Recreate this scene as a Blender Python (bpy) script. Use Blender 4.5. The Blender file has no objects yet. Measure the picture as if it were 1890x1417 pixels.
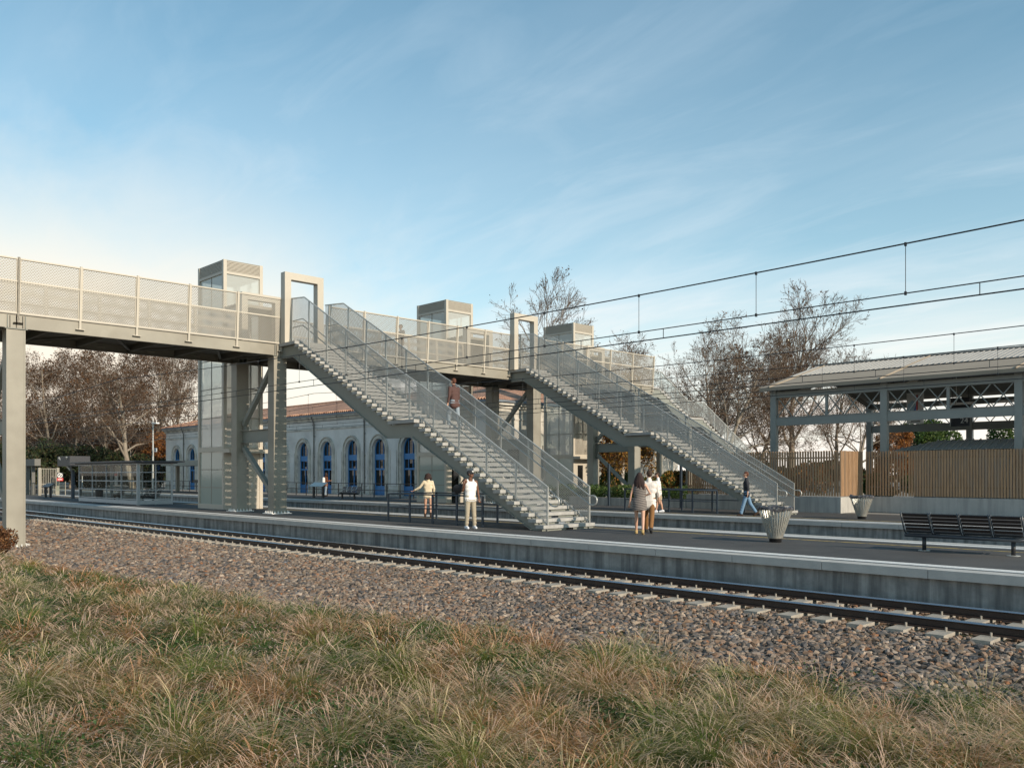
import bpy, math, random
import numpy as np
from mathutils import Vector, Matrix
R = math.radians
rng = np.random.default_rng(7)
random.seed(7)
scene = bpy.context.scene
COL = scene.collection

# ------------------------------------------------------------------ materials
def new_mat(name):
    m = bpy.data.materials.new(name)
    m.use_nodes = True
    nt = m.node_tree
    nt.nodes.clear()
    return m, nt

class NT:
    """tiny node helper"""
    def __init__(self, nt): self.nt = nt
    def n(self, t, **kw):
        nd = self.nt.nodes.new(t)
        for k, v in kw.items():
            if k.startswith('_'): setattr(nd, k[1:], v)
            else:
                key = k.replace('__', ' ')
                nd.inputs[key].default_value = v
        return nd
    def l(self, a, b): self.nt.links.new(a, b)
    def math(self, op, a, b=None, c=None):
        nd = self.nt.nodes.new('ShaderNodeMath'); nd.operation = op
        for i, x in enumerate((a, b, c)):
            if x is None: continue
            if isinstance(x, (int, float)): nd.inputs[i].default_value = x
            else: self.l(x, nd.inputs[i])
        return nd.outputs[0]
    def ramp(self, fac, stops):
        nd = self.nt.nodes.new('ShaderNodeValToRGB')
        el = nd.color_ramp.elements
        while len(el) < len(stops): el.new(0.5)
        for e, (p, c) in zip(el, stops):
            e.position = p; e.color = (*c, 1) if len(c) == 3 else c
        self.l(fac, nd.inputs[0]); return nd.outputs[0]
    def mix(self, fac, a, b, blend='MIX'):
        nd = self.nt.nodes.new('ShaderNodeMix'); nd.data_type = 'RGBA'; nd.blend_type = blend
        for sock, x in ((nd.inputs[0], fac), (nd.inputs[6], a), (nd.inputs[7], b)):
            if isinstance(x, (int, float)): sock.default_value = x
            elif isinstance(x, tuple): sock.default_value = (*x, 1) if len(x) == 3 else x
            else: self.l(x, sock)
        return nd.outputs[2]
    def out(self, sh):
        o = self.nt.nodes.new('ShaderNodeOutputMaterial'); self.l(sh, o.inputs[0])

def noise_mat(name, c1, c2, scale=4.0, rough=0.6, metal=0.0, detail=6.0, bump=0.0, bscale=None,
              stretch=(1, 1, 1), c3=None, s3=0.6, spec=0.5, lo=0.3, hi=0.7, coat=0.0):
    m, nt = new_mat(name); h = NT(nt)
    tc = h.n('ShaderNodeTexCoord'); mp = h.n('ShaderNodeMapping'); mp.inputs['Scale'].default_value = stretch
    h.l(tc.outputs['Object'], mp.inputs[0])
    nz = h.n('ShaderNodeTexNoise', Scale=scale, Detail=detail, Roughness=0.62)
    h.l(mp.outputs[0], nz.inputs['Vector'])
    col = h.ramp(nz.outputs[0], [(lo, c1), (hi, c2)])
    if c3 is not None:
        n3 = h.n('ShaderNodeTexNoise', Scale=s3, Detail=4.0)
        h.l(mp.outputs[0], n3.inputs['Vector'])
        f3 = h.ramp(n3.outputs[0], [(0.48, (0, 0, 0)), (0.68, (1, 1, 1))])
        col = h.mix(f3, col, c3)
    p = h.n('ShaderNodeBsdfPrincipled', Roughness=rough, Metallic=metal)
    p.inputs['Specular IOR Level'].default_value = spec
    p.inputs['Coat Weight'].default_value = coat
    h.l(col, p.inputs['Base Color'])
    if bump > 0:
        nb = h.n('ShaderNodeTexNoise', Scale=bscale or scale * 6, Detail=4.0)
        h.l(mp.outputs[0], nb.inputs['Vector'])
        b = h.n('ShaderNodeBump', Strength=min(1.0, bump), Distance=0.02)
        h.l(nb.outputs[0], b.inputs['Height']); h.l(b.outputs[0], p.inputs['Normal'])
    h.out(p.outputs[0]); return m

def perforated_mat(name, axis, pu, pv, au, av, color, metal=0.3, rough=0.45):
    """sheet metal punched with staggered slots; axis = world axis of the length"""
    m, nt = new_mat(name); h = NT(nt)
    g = h.n('ShaderNodeNewGeometry'); s = h.n('ShaderNodeSeparateXYZ'); h.l(g.outputs['Position'], s.inputs[0])
    u = s.outputs[axis]; v = s.outputs[2]
    vr = h.math('DIVIDE', v, pv); row = h.math('FLOOR', vr)
    odd = h.math('MULTIPLY', h.math('MODULO', h.math('ABSOLUTE', row), 2.0), 0.5)
    ur = h.math('ADD', h.math('DIVIDE', u, pu), odd)
    fu = h.math('SUBTRACT', h.math('FRACT', ur), 0.5)
    fv = h.math('SUBTRACT', h.math('FRACT', vr), 0.5)
    du = h.math('POWER', h.math('ABSOLUTE', h.math('MULTIPLY', fu, pu / au)), 2.0)
    dv = h.math('POWER', h.math('ABSOLUTE', h.math('MULTIPLY', fv, pv / av)), 2.0)
    hole = h.math('LESS_THAN', h.math('ADD', du, dv), 1.0)
    nz = h.n('ShaderNodeTexNoise', Scale=1.3, Detail=5.0); h.l(g.outputs['Position'], nz.inputs['Vector'])
    col = h.ramp(nz.outputs[0], [(0.3, tuple(c * 0.88 for c in color)), (0.7, color)])
    p = h.n('ShaderNodeBsdfPrincipled', Roughness=rough, Metallic=metal); h.l(col, p.inputs['Base Color'])
    t = h.n('ShaderNodeBsdfTransparent')
    mx = h.n('ShaderNodeMixShader'); h.l(hole, mx.inputs[0]); h.l(p.outputs[0], mx.inputs[1]); h.l(t.outputs[0], mx.inputs[2])
    h.out(mx.outputs[0]); return m

def glass_mat(name, tint, body=0.0, body_col=(0.6, 0.65, 0.62), rough=0.02, refl=0.9):
    m, nt = new_mat(name); h = NT(nt)
    t = h.n('ShaderNodeBsdfTransparent'); t.inputs[0].default_value = (*tint, 1)
    d = h.n('ShaderNodeBsdfDiffuse'); d.inputs[0].default_value = (*body_col, 1)
    a = h.n('ShaderNodeMixShader'); a.inputs[0].default_value = body
    h.l(t.outputs[0], a.inputs[1]); h.l(d.outputs[0], a.inputs[2])
    gl = h.n('ShaderNodeBsdfGlossy', Roughness=rough); gl.inputs[0].default_value = (refl, refl, refl, 1)
    fr = h.n('ShaderNodeFresnel', IOR=1.55)
    b = h.n('ShaderNodeMixShader'); h.l(fr.outputs[0], b.inputs[0]); h.l(a.outputs[0], b.inputs[1]); h.l(gl.outputs[0], b.inputs[2])
    h.out(b.outputs[0]); return m

def attr_mat(name, rough=0.8, transl=0.0, bump=0.0, spec=0.3, noise=0.0):
    m, nt = new_mat(name); h = NT(nt)
    a = h.n('ShaderNodeAttribute', _attribute_name='tint')
    col = a.outputs['Color']
    if noise > 0:
        g = h.n('ShaderNodeNewGeometry')
        nz = h.n('ShaderNodeTexNoise', Scale=noise, Detail=4.0); h.l(g.outputs['Position'], nz.inputs['Vector'])
        f = h.ramp(nz.outputs[0], [(0.25, (0.72, 0.72, 0.72)), (0.75, (1.2, 1.2, 1.2))])
        col = h.mix(1.0, col, f, 'MULTIPLY')
    p = h.n('ShaderNodeBsdfPrincipled', Roughness=rough); p.inputs['Specular IOR Level'].default_value = spec
    h.l(col, p.inputs['Base Color'])
    sh = p.outputs[0]
    if transl > 0:
        tr = h.n('ShaderNodeBsdfTranslucent'); h.l(col, tr.inputs[0])
        mx = h.n('ShaderNodeMixShader'); mx.inputs[0].default_value = transl
        h.l(sh, mx.inputs[1]); h.l(tr.outputs[0], mx.inputs[2]); sh = mx.outputs[0]
    h.out(sh); return m

# ------------------------------------------------------------------ objects
def world_org(o):
    v = Vector((0, 0, 0))
    while o is not None:
        v += Vector(o.location); o = o.parent
    return v

def tag(o, label=None, cat=None, group=None, kind=None):
    if label: o['label'] = label
    if cat: o['category'] = cat
    if group: o['group'] = group
    if kind: o['kind'] = kind
    return o

def thing(name, loc, label, cat, group=None):
    o = bpy.data.objects.new(name, None); o.empty_display_size = 0.2
    COL.objects.link(o); o.location = loc
    return tag(o, label, cat, group)

def link_obj(name, me, parent=None, loc=(0, 0, 0)):
    o = bpy.data.objects.new(name, me); COL.objects.link(o)
    o.location = loc
    if parent is not None: o.parent = parent
    return o

def copy_tree(o, parent=None, delta=None, **props):
    c = o.copy(); COL.objects.link(c); c.parent = parent
    if delta is not None: c.location = Vector(o.location) + Vector(delta)
    for k, v in props.items(): c[k] = v
    for ch in list(o.children): copy_tree(ch, c)
    return c

class MB:
    """collects primitives in world coordinates, links them as ONE mesh"""
    def __init__(self): self.v = []; self.f = []; self.mi = []; self.cur = 0
    def add(self, vs, fs):
        b = len(self.v); self.v.extend([tuple(p) for p in vs])
        for f in fs: self.f.append(tuple(b + i for i in f)); self.mi.append(self.cur)
        return self
    def mat(self, i): self.cur = i; return self
    def box(self, x0, y0, z0, x1, y1, z1):
        if x0 > x1: x0, x1 = x1, x0
        if y0 > y1: y0, y1 = y1, y0
        if z0 > z1: z0, z1 = z1, z0
        v = [(x0,y0,z0),(x1,y0,z0),(x1,y1,z0),(x0,y1,z0),(x0,y0,z1),(x1,y0,z1),(x1,y1,z1),(x0,y1,z1)]
        return self.add(v, [(0,3,2,1),(4,5,6,7),(0,1,5,4),(1,2,6,5),(2,3,7,6),(3,0,4,7)])
    def bar(self, p, q, w, h, up=(0, 0, 1)):
        p = Vector(p); q = Vector(q); d = (q - p).normalized(); up = Vector(up)
        s = d.cross(up)
        if s.length < 1e-5: s = d.cross(Vector((1, 0, 0)))
        s.normalize(); t = s.cross(d).normalized(); s *= w / 2; t *= h / 2
        v = [p-s-t, p+s-t, p+s+t, p-s+t, q-s-t, q+s-t, q+s+t, q-s+t]
        return self.add(v, [(0,1,2,3),(4,7,6,5),(0,4,5,1),(1,5,6,2),(2,6,7,3),(3,7,4,0)])
    def tube(self, pts, r, n=8, cap=True):
        pts = [Vector(p) for p in pts]; N = len(pts)
        rs = r if isinstance(r, (list, tuple)) else [r] * N
        vs = []; prev = None
        for i, p in enumerate(pts):
            d = (pts[min(i+1, N-1)] - pts[max(i-1, 0)]).normalized()
            if prev is None:
                a = d.cross(Vector((0, 0, 1)))
                if a.length < 1e-4: a = d.cross(Vector((1, 0, 0)))
            else: a = prev - d * prev.dot(d)
            a.normalize(); prev = a.copy(); b = d.cross(a)
            for k in range(n):
                t = 2 * math.pi * k / n
                vs.append(p + (a * math.cos(t) + b * math.sin(t)) * rs[i])
        fs = []
        for i in range(N - 1):
            for k in range(n):
                k2 = (k + 1) % n
                fs.append((i*n+k, i*n+k2, (i+1)*n+k2, (i+1)*n+k))
        if cap: fs.append(tuple(range(n-1, -1, -1))); fs.append(tuple((N-1)*n + k for k in range(n)))
        return self.add(vs, fs)
    def prism(self, poly, axis, a, b):
        """poly: 2D points; axis 'x': (y,z), 'y': (x,z), 'z': (x,y)"""
        def P(p, t):
            return {'x': (t, p[0], p[1]), 'y': (p[0], t, p[1]), 'z': (p[0], p[1], t)}[axis]
        n = len(poly); vs = [P(p, a) for p in poly] + [P(p, b) for p in poly]
        fs = [tuple(range(n))[::-1], tuple(range(n, 2*n))]
        for i in range(n): fs.append((i, (i+1) % n, n + (i+1) % n, n + i))
        return self.add(vs, fs)
    def lathe(self, prof, c, n=20, sy=1.0, cap=True):
        vs = []; fs = []
        for r, z in prof:
            for k in range(n):
                t = 2*math.pi*k/n; vs.append((c[0]+r*math.cos(t), c[1]+r*sy*math.sin(t), c[2]+z))
        for i in range(len(prof)-1):
            for k in range(n):
                k2 = (k+1) % n; fs.append((i*n+k, i*n+k2, (i+1)*n+k2, (i+1)*n+k))
        if cap: fs.append(tuple(range(n-1, -1, -1))); m = (len(prof)-1)*n; fs.append(tuple(m+k for k in range(n)))
        return self.add(vs, fs)
    def quad(self, a, b, c, d): return self.add([a, b, c, d], [(0, 1, 2, 3)])
    def tri(self, a, b, c): return self.add([a, b, c], [(0, 1, 2)])
    def sphere(self, c, r, n=10, m=7, sc=(1, 1, 1)):
        prof = [(math.sin(math.pi*i/m)*r, -math.cos(math.pi*i/m)*r) for i in range(m+1)]
        vs = []; fs = []
        for q, z in prof:
            for k in range(n):
                t = 2*math.pi*k/n
                vs.append((c[0]+q*math.cos(t)*sc[0], c[1]+q*math.sin(t)*sc[1], c[2]+z*sc[2]))
        for i in range(m):
            for k in range(n):
                k2 = (k+1) % n; fs.append((i*n+k, i*n+k2, (i+1)*n+k2, (i+1)*n+k))
        return self.add(vs, fs)
    def mesh(self, name, mats, org=(0, 0, 0), smooth=False, fix=True):
        me = bpy.data.meshes.new(name)
        o = Vector(org)
        me.from_pydata([(v[0]-o.x, v[1]-o.y, v[2]-o.z) for v in self.v], [], self.f)
        for m in (mats if isinstance(mats, (list, tuple)) else [mats]): me.materials.append(m)
        if len(me.materials) > 1: me.polygons.foreach_set('material_index', self.mi)
        if smooth: me.polygons.foreach_set('use_smooth', [True] * len(me.polygons))
        if fix:
            import bmesh
            bm = bmesh.new(); bm.from_mesh(me); bmesh.ops.recalc_face_normals(bm, faces=bm.faces); bm.to_mesh(me); bm.free()
        me.update(); return me
    def build(self, name, mats, parent=None, smooth=False, label=None, fix=True):
        if parent is not None: org = world_org(parent); loc = (0, 0, 0)
        else:
            a = np.array(self.v); lo = a.min(0); hi = a.max(0)
            org = Vector(((lo[0]+hi[0])/2, (lo[1]+hi[1])/2, lo[2])); loc = org
        o = link_obj(name, self.mesh(name, mats, org, smooth, fix), parent, loc)
        if label: o['label'] = label
        return o

def struct(o): o['kind'] = 'structure'; return o
def stuff(o): o['kind'] = 'stuff'; return o

def np_mesh(name, verts, faces, mats, tint=None, smooth=False, midx=None, sharp=False):
    """verts (N,3), faces (M,k) uniform k"""
    me = bpy.data.meshes.new(name)
    verts = np.ascontiguousarray(verts, dtype=np.float32); faces = np.ascontiguousarray(faces, dtype=np.int32)
    M, k = faces.shape
    me.vertices.add(len(verts)); me.vertices.foreach_set('co', verts.ravel())
    me.loops.add(M * k); me.loops.foreach_set('vertex_index', faces.ravel())
    me.polygons.add(M); me.polygons.foreach_set('loop_start', np.arange(0, M*k, k, dtype=np.int32))
    me.polygons.foreach_set('loop_total', np.full(M, k, dtype=np.int32))
    for m in mats: me.materials.append(m)
    if midx is not None: me.polygons.foreach_set('material_index', np.ascontiguousarray(midx, dtype=np.int32))
    me.polygons.foreach_set('use_smooth', np.full(M, bool(smooth)))
    if tint is not None:
        at = me.attributes.new('tint', 'FLOAT_COLOR', 'POINT')
        c = np.ones((len(verts), 4), dtype=np.float32); c[:, :3] = tint
        at.data.foreach_set('color', c.ravel())
    me.update(calc_edges=True); me.validate()
    return me

# camera model (pixel -> world), 1890 x 1417 photograph
F, CX, HY, HC = 1604.0, 945.0, 874.0, 1.72
CA, SA = 0.718, 0.696
def ray(px):
    u = (px - CX) / F
    return (u*SA - CA, u*CA + SA)
def at_depth(px, d):
    a, b = ray(px); return (a*d, b*d)
def at_Y(px, Y):
    a, b = ray(px); d = Y / b; return (a*d, Y, d)
def at_X(px, X):
    a, b = ray(px); d = X / a; return (X, b*d, d)
def zpx(py, d): return HC + d * (HY - py) / F

# ------------------------------------------------------------------ material library
M = {}
M['paint'] = noise_mat('greige_steel_paint', (0.255, 0.237, 0.195), (0.31, 0.288, 0.235), 0.8, 0.5, 0.0, bump=0.05, bscale=30, c3=(0.225, 0.205, 0.165), s3=0.55)
M['paint_light'] = noise_mat('cream_steel_paint', (0.44, 0.40, 0.33), (0.50, 0.455, 0.38), 0.7, 0.45)
M['paint_dark'] = noise_mat('dark_green_grey_steel', (0.20, 0.21, 0.185), (0.235, 0.245, 0.215), 1.0, 0.5)
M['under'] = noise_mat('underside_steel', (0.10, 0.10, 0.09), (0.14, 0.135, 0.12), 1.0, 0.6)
M['canopy'] = noise_mat('canopy_grey_steel', (0.225, 0.24, 0.225), (0.265, 0.28, 0.26), 1.2, 0.5)
M['galv'] = noise_mat('galvanised_steel', (0.42, 0.42, 0.40), (0.52, 0.52, 0.49), 9, 0.42, 0.5)
M['tread'] = noise_mat('pale_concrete_tread', (0.29, 0.285, 0.27), (0.39, 0.385, 0.365), 6, 0.7, bump=0.15, bscale=60)
M['mesh_y'] = perforated_mat('perforated_parapet_sheet', 1, 0.088, 0.054, 0.0335, 0.0175, (0.31, 0.295, 0.26))
M['mesh_low'] = perforated_mat('perforated_parapet_lower_sheet', 1, 0.088, 0.054, 0.0285, 0.0145, (0.265, 0.25, 0.22))
M['mesh_x'] = perforated_mat('perforated_stair_sheet', 0, 0.075, 0.040, 0.029, 0.0150, (0.55, 0.54, 0.505), 0.35)
M['mesh_t'] = perforated_mat('perforated_tower_sheet', 1, 0.075, 0.052, 0.028, 0.0170, (0.50, 0.46, 0.39))
M['navy'] = noise_mat('navy_railing_paint', (0.028, 0.043, 0.062), (0.04, 0.056, 0.075), 3, 0.4)
M['black'] = noise_mat('black_metal', (0.018, 0.018, 0.02), (0.03, 0.03, 0.032), 4, 0.45)
M['bench'] = noise_mat('dark_brown_bench_slat', (0.022, 0.016, 0.015), (0.035, 0.026, 0.024), 5, 0.4)
M['bench_blue'] = noise_mat('slate_bench_steel', (0.042, 0.052, 0.065), (0.055, 0.066, 0.08), 5, 0.35)
M['white'] = noise_mat('white_paint', (0.72, 0.71, 0.68), (0.80, 0.79, 0.76), 4, 0.5)
M['yellow'] = noise_mat('worn_yellow_line', (0.42, 0.29, 0.07), (0.55, 0.39, 0.10), 9, 0.7, c3=(0.16, 0.13, 0.08), s3=5)
M['tactile'] = noise_mat('white_tactile_strip', (0.58, 0.58, 0.56), (0.74, 0.74, 0.72), 8, 0.7, bump=0.6, bscale=38)
M['wood'] = noise_mat('larch_slat', (0.30, 0.175, 0.092), (0.50, 0.315, 0.175), 2.2, 0.7, stretch=(9, 9, 0.7), c3=(0.33, 0.235, 0.16), s3=0.7)
M['blue'] = noise_mat('blue_door_paint', (0.025, 0.15, 0.36), (0.035, 0.19, 0.44), 2.5, 0.5)
M['glass_dark'] = glass_mat('dark_window_glass', (0.10, 0.11, 0.11), 0.55, (0.02, 0.022, 0.022))
M['glass'] = glass_mat('clear_shelter_glass', (0.93, 0.96, 0.94), 0.02, refl=0.28)
M['glass_tower'] = glass_mat('tower_glass', (0.84, 0.87, 0.85), 0.46, (0.76, 0.77, 0.72), refl=1.0)
M['glass_frost'] = glass_mat('frosted_tower_glass', (0.6, 0.65, 0.62), 0.75, (0.50, 0.56, 0.50), 0.08)
M['glass_stair'] = glass_mat('stair_glass', (0.70, 0.76, 0.76), 0.12, (0.55, 0.6, 0.6))
M['skin_l'] = noise_mat('light_skin', (0.50, 0.28, 0.19), (0.56, 0.33, 0.23), 8, 0.5)
M['skin_d'] = noise_mat('dark_skin', (0.13, 0.055, 0.03), (0.17, 0.075, 0.042), 8, 0.45)
M['leaf_shrub'] = None
def concrete(name, c1, c2, cs, streak=True):
    m, nt = new_mat(name); h = NT(nt)
    g = h.n('ShaderNodeNewGeometry')
    mp = h.n('ShaderNodeMapping'); mp.inputs['Scale'].default_value = (4.0, 4.0, 0.28)
    h.l(g.outputs['Position'], mp.inputs[0])
    a = h.n('ShaderNodeTexNoise', Scale=1.1, Detail=7.0, Roughness=0.6); h.l(mp.outputs[0], a.inputs['Vector'])
    b = h.n('ShaderNodeTexNoise', Scale=2.4, Detail=8.0, Roughness=0.65); h.l(g.outputs['Position'], b.inputs['Vector'])
    col = h.ramp(b.outputs[0], [(0.28, c1), (0.72, c2)])
    if streak:
        f = h.ramp(a.outputs[0], [(0.44, (0, 0, 0)), (0.62, (1, 1, 1))])
        col = h.mix(h.math('MULTIPLY', f, 0.75), col, cs)
        # formwork holes
        v = h.n('ShaderNodeTexVoronoi', Scale=1.6); h.l(g.outputs['Position'], v.inputs['Vector'])
        hole = h.math('LESS_THAN', v.outputs['Distance'], 0.045)
        col = h.mix(h.math('MULTIPLY', hole, 0.7), col, tuple(c * 0.3 for c in cs))
    p = h.n('ShaderNodeBsdfPrincipled', Roughness=0.85); h.l(col, p.inputs['Base Color'])
    bp = h.n('ShaderNodeBump', Strength=0.35, Distance=0.01)
    n2 = h.n('ShaderNodeTexNoise', Scale=28.0, Detail=5.0); h.l(g.outputs['Position'], n2.inputs['Vector'])
    h.l(n2.outputs[0], bp.inputs['Height']); h.l(bp.outputs[0], p.inputs['Normal'])
    h.out(p.outputs[0]); return m
M['concrete'] = concrete('platform_concrete', (0.17, 0.18, 0.18), (0.37, 0.38, 0.365), (0.085, 0.09, 0.092))
M['coping'] = concrete('coping_concrete', (0.36, 0.36, 0.345), (0.47, 0.465, 0.44), (0.28, 0.28, 0.27), False)
M['wall_conc'] = concrete('wall_concrete', (0.36, 0.355, 0.33), (0.45, 0.44, 0.41), (0.29, 0.285, 0.27))
M['asphalt'] = noise_mat('platform_asphalt', (0.040, 0.040, 0.041), (0.062, 0.061, 0.060), 1.2, 0.85, detail=9, bump=0.3, bscale=90,
                         c3=(0.075, 0.073, 0.070), s3=0.35)
M['stone'] = noise_mat('pale_limestone', (0.46, 0.44, 0.39), (0.58, 0.555, 0.49), 1.6, 0.85, bump=0.3, bscale=20, c3=(0.30, 0.285, 0.255), s3=1.2)
M['render'] = noise_mat('weathered_render', (0.60, 0.585, 0.555), (0.70, 0.685, 0.65), 1.0, 0.9, bump=0.2, bscale=14, c3=(0.50, 0.485, 0.46), s3=0.35)
# ------------------------------------------------------------------ camera, light, sky
cam = bpy.data.cameras.new('camera'); co = bpy.data.objects.new('camera', cam); COL.objects.link(co)
co.location = (0, 0, HC); co.rotation_euler = (R(90), 0, math.atan2(CA, SA))
cam.sensor_width = 36; cam.lens = F / 1890 * 36; cam.shift_y = (HY - 708.5) / 1890; cam.clip_end = 3000; cam.clip_start = 0.05
scene.camera = co
SUN_EL, SUN_AZ = R(25), R(2)        # azimuth from +X towards +Y
sd = Vector((math.cos(SUN_EL)*math.cos(SUN_AZ), math.cos(SUN_EL)*math.sin(SUN_AZ), math.sin(SUN_EL)))
sl = bpy.data.lights.new('sun', 'SUN'); sl.energy = 4.3; sl.angle = R(0.5); sl.color = (1.0, 0.85, 0.68)
so = bpy.data.objects.new('sun', sl); COL.objects.link(so); so.location = (20, 0, 30)
so.rotation_euler = (-sd).to_track_quat('-Z', 'Y').to_euler()

w = bpy.data.worlds.new('World'); scene.world = w; w.use_nodes = True
nt = w.node_tree; nt.nodes.clear(); h = NT(nt)
sky = h.n('ShaderNodeTexSky'); sky.sky_type = 'NISHITA'; sky.sun_disc = False
sky.sun_elevation = SUN_EL; sky.sun_rotation = math.pi/2 - SUN_AZ
sky.air_density = 1.0; sky.dust_density = 0.6; sky.ozone_density = 1.6
tc = h.n('ShaderNodeTexCoord'); sp = h.n('ShaderNodeSeparateXYZ'); h.l(tc.outputs['Generated'], sp.inputs[0])
zz = h.math('MAXIMUM', sp.outputs[2], 0.0)
den = h.math('ADD', zz, 0.16)
cx_ = h.math('DIVIDE', sp.outputs[0], den); cy_ = h.math('DIVIDE', sp.outputs[1], den)
cb = h.n('ShaderNodeCombineXYZ'); h.l(cx_, cb.inputs[0]); h.l(cy_, cb.inputs[1])
mp = h.n('ShaderNodeMapping'); mp.inputs['Rotation'].default_value = (0, 0, R(38)); mp.inputs['Scale'].default_value = (0.55, 1.5, 1)
h.l(cb.outputs[0], mp.inputs[0])
n1 = h.n('ShaderNodeTexNoise', Scale=0.9, Detail=7.0, Roughness=0.55, Distortion=0.5); h.l(mp.outputs[0], n1.inputs['Vector'])
n2 = h.n('ShaderNodeTexNoise', Scale=3.0, Detail=8.0, Roughness=0.6, Distortion=0.8); h.l(mp.outputs[0], n2.inputs['Vector'])
f1 = h.ramp(n1.outputs[0], [(0.42, (0, 0, 0)), (0.78, (1, 1, 1))])
f2 = h.ramp(n2.outputs[0], [(0.48, (0, 0, 0)), (0.74, (1, 1, 1))])
fac = h.math('ADD', h.math('MULTIPLY', f1, 0.42), h.math('MULTIPLY', f2, 0.26))
lowz = h.ramp(zz, [(0.0, (1, 1, 1)), (0.10, (0.74, 0.74, 0.74)), (0.24, (0.24, 0.24, 0.24)), (0.42, (0.09, 0.09, 0.09)), (0.6, (0, 0, 0))])
up = h.ramp(zz, [(0.0, (1, 1, 1)), (0.45, (0.55, 0.55, 0.55)), (0.8, (0.3, 0.3, 0.3))])
fac = h.math('MINIMUM', h.math('ADD', h.math('MULTIPLY', fac, up), lowz), 1.0)
ld = h.n('ShaderNodeVectorMath', _operation='DOT_PRODUCT'); h.l(tc.outputs['Generated'], ld.inputs[0]); ld.inputs[1].default_value = (-0.975, 0.18, 0.0)
n3 = h.n('ShaderNodeTexNoise', Scale=5.0, Detail=7.0, Roughness=0.6); h.l(tc.outputs['Generated'], n3.inputs['Vector'])
bank = h.ramp(h.math('ADD', ld.outputs['Value'], h.math('MULTIPLY', h.math('SUBTRACT', n3.outputs[0], 0.5), 0.16)), [(0.85, (0, 0, 0)), (0.985, (1, 1, 1))])
bankz = h.ramp(h.math('ADD', zz, h.math('MULTIPLY', h.math('SUBTRACT', n3.outputs[0], 0.5), 0.22)), [(0.205, (1, 1, 1)), (0.335, (0, 0, 0))])
bank = h.math('MULTIPLY', h.math('MULTIPLY', bank, bankz), 0.85)
ccol = h.ramp(zz, [(0.0, (8.6, 7.9, 7.0)), (0.09, (8.2, 7.8, 7.2)), (0.22, (6.2, 6.9, 7.3)), (0.5, (4.6, 5.8, 6.8))])
skyc = h.mix(1.0, sky.outputs[0], (0.92, 1.31, 1.19), 'MULTIPLY')
mixc = h.mix(bank, h.mix(fac, skyc, ccol), (8.6, 7.5, 6.1))
bg = h.n('ShaderNodeBackground', Strength=0.113); h.l(mixc, bg.inputs[0])
wo = h.n('ShaderNodeOutputWorld'); h.l(bg.outputs[0], wo.inputs[0])
vs = scene.view_settings; vs.view_transform = 'Standard'; vs.look = 'None'; vs.exposure = 0.25; vs.gamma = 1.0
scene.cycles.max_bounces = 6; scene.cycles.transparent_max_bounces = 24
scene.cycles.diffuse_bounces = 3; scene.cycles.glossy_bounces = 3; scene.cycles.transmission_bounces = 4
scene.cycles.use_denoising = True
scene.cycles.sample_clamp_indirect = 6.0

# ------------------------------------------------------------------ terrain
def edge_Y(X):   # where grass gives way to ballast
    xs = [-60, -40, -32, -27, -23, -19, -16, -14, -11, -7, -3, 4, 20]
    ys = [6.9, 7.2, 7.5, 7.3, 7.9, 8.3, 8.2, 8.5, 9.3, 9.8, 10.3, 11.0, 11.4]
    return np.interp(X, xs, ys)
def ground_z(X, Y):
    X = np.asarray(X, float); Y = np.asarray(Y, float)
    e = edge_Y(X)
    z = -0.90 + 0.215 * np.clip((Y - e) / np.maximum(12.9 - e, 0.5), 0, 1)
    t = np.clip((e - Y) / 4.5, 0, 1); t = t*t*(3-2*t)
    z = z + t * 0.34
    bump = (0.05*np.sin(X*1.3+Y*0.7)*np.sin(Y*1.7-X*0.4) + 0.11*np.maximum(0, np.sin(X*2.9+1.3*np.sin(Y*1.1))*np.sin(Y*2.6+1.1*np.sin(X*0.9)))) * np.clip((e-Y)/1.5, 0, 1)
    return z + bump
gx = np.concatenate([np.linspace(-900, -70, 12), np.linspace(-60, 12, 110), np.linspace(20, 500, 8)])
gy = np.concatenate([np.linspace(-600, -20, 8), np.linspace(-14, 18, 70), [24, 30, 80, 300, 900, 1500]])
GX, GY = np.meshgrid(gx, gy); GZ = ground_z(GX, GY)
GZ = np.where(GY > 18, -0.78, GZ)
V = np.stack([GX.ravel(), GY.ravel(), GZ.ravel()], 1)
nx, ny = len(gx), len(gy); ii, jj = np.meshgrid(np.arange(nx-1), np.arange(ny-1)); b = (jj*nx+ii).ravel()
Fq = np.stack([b, b+1, b+nx+1, b+nx], 1)
M['soil'] = noise_mat('dry_soil', (0.10, 0.07, 0.045), (0.20, 0.145, 0.09), 2.0, 0.95, bump=0.6, bscale=18, c3=(0.075, 0.085, 0.035), s3=0.8)
struct(link_obj('ground', np_mesh('ground', V, Fq, [M['soil']], smooth=True)))
# forecourt behind the far platform
M['forecourt'] = noise_mat('forecourt_paving', (0.20, 0.19, 0.175), (0.27, 0.26, 0.24), 0.6, 0.9, c3=(0.16, 0.155, 0.145), s3=0.2)
struct(MB().box(-700, 36.85, -0.7, 500, 900, -0.012).build('forecourt', M['forecourt']))

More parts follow.
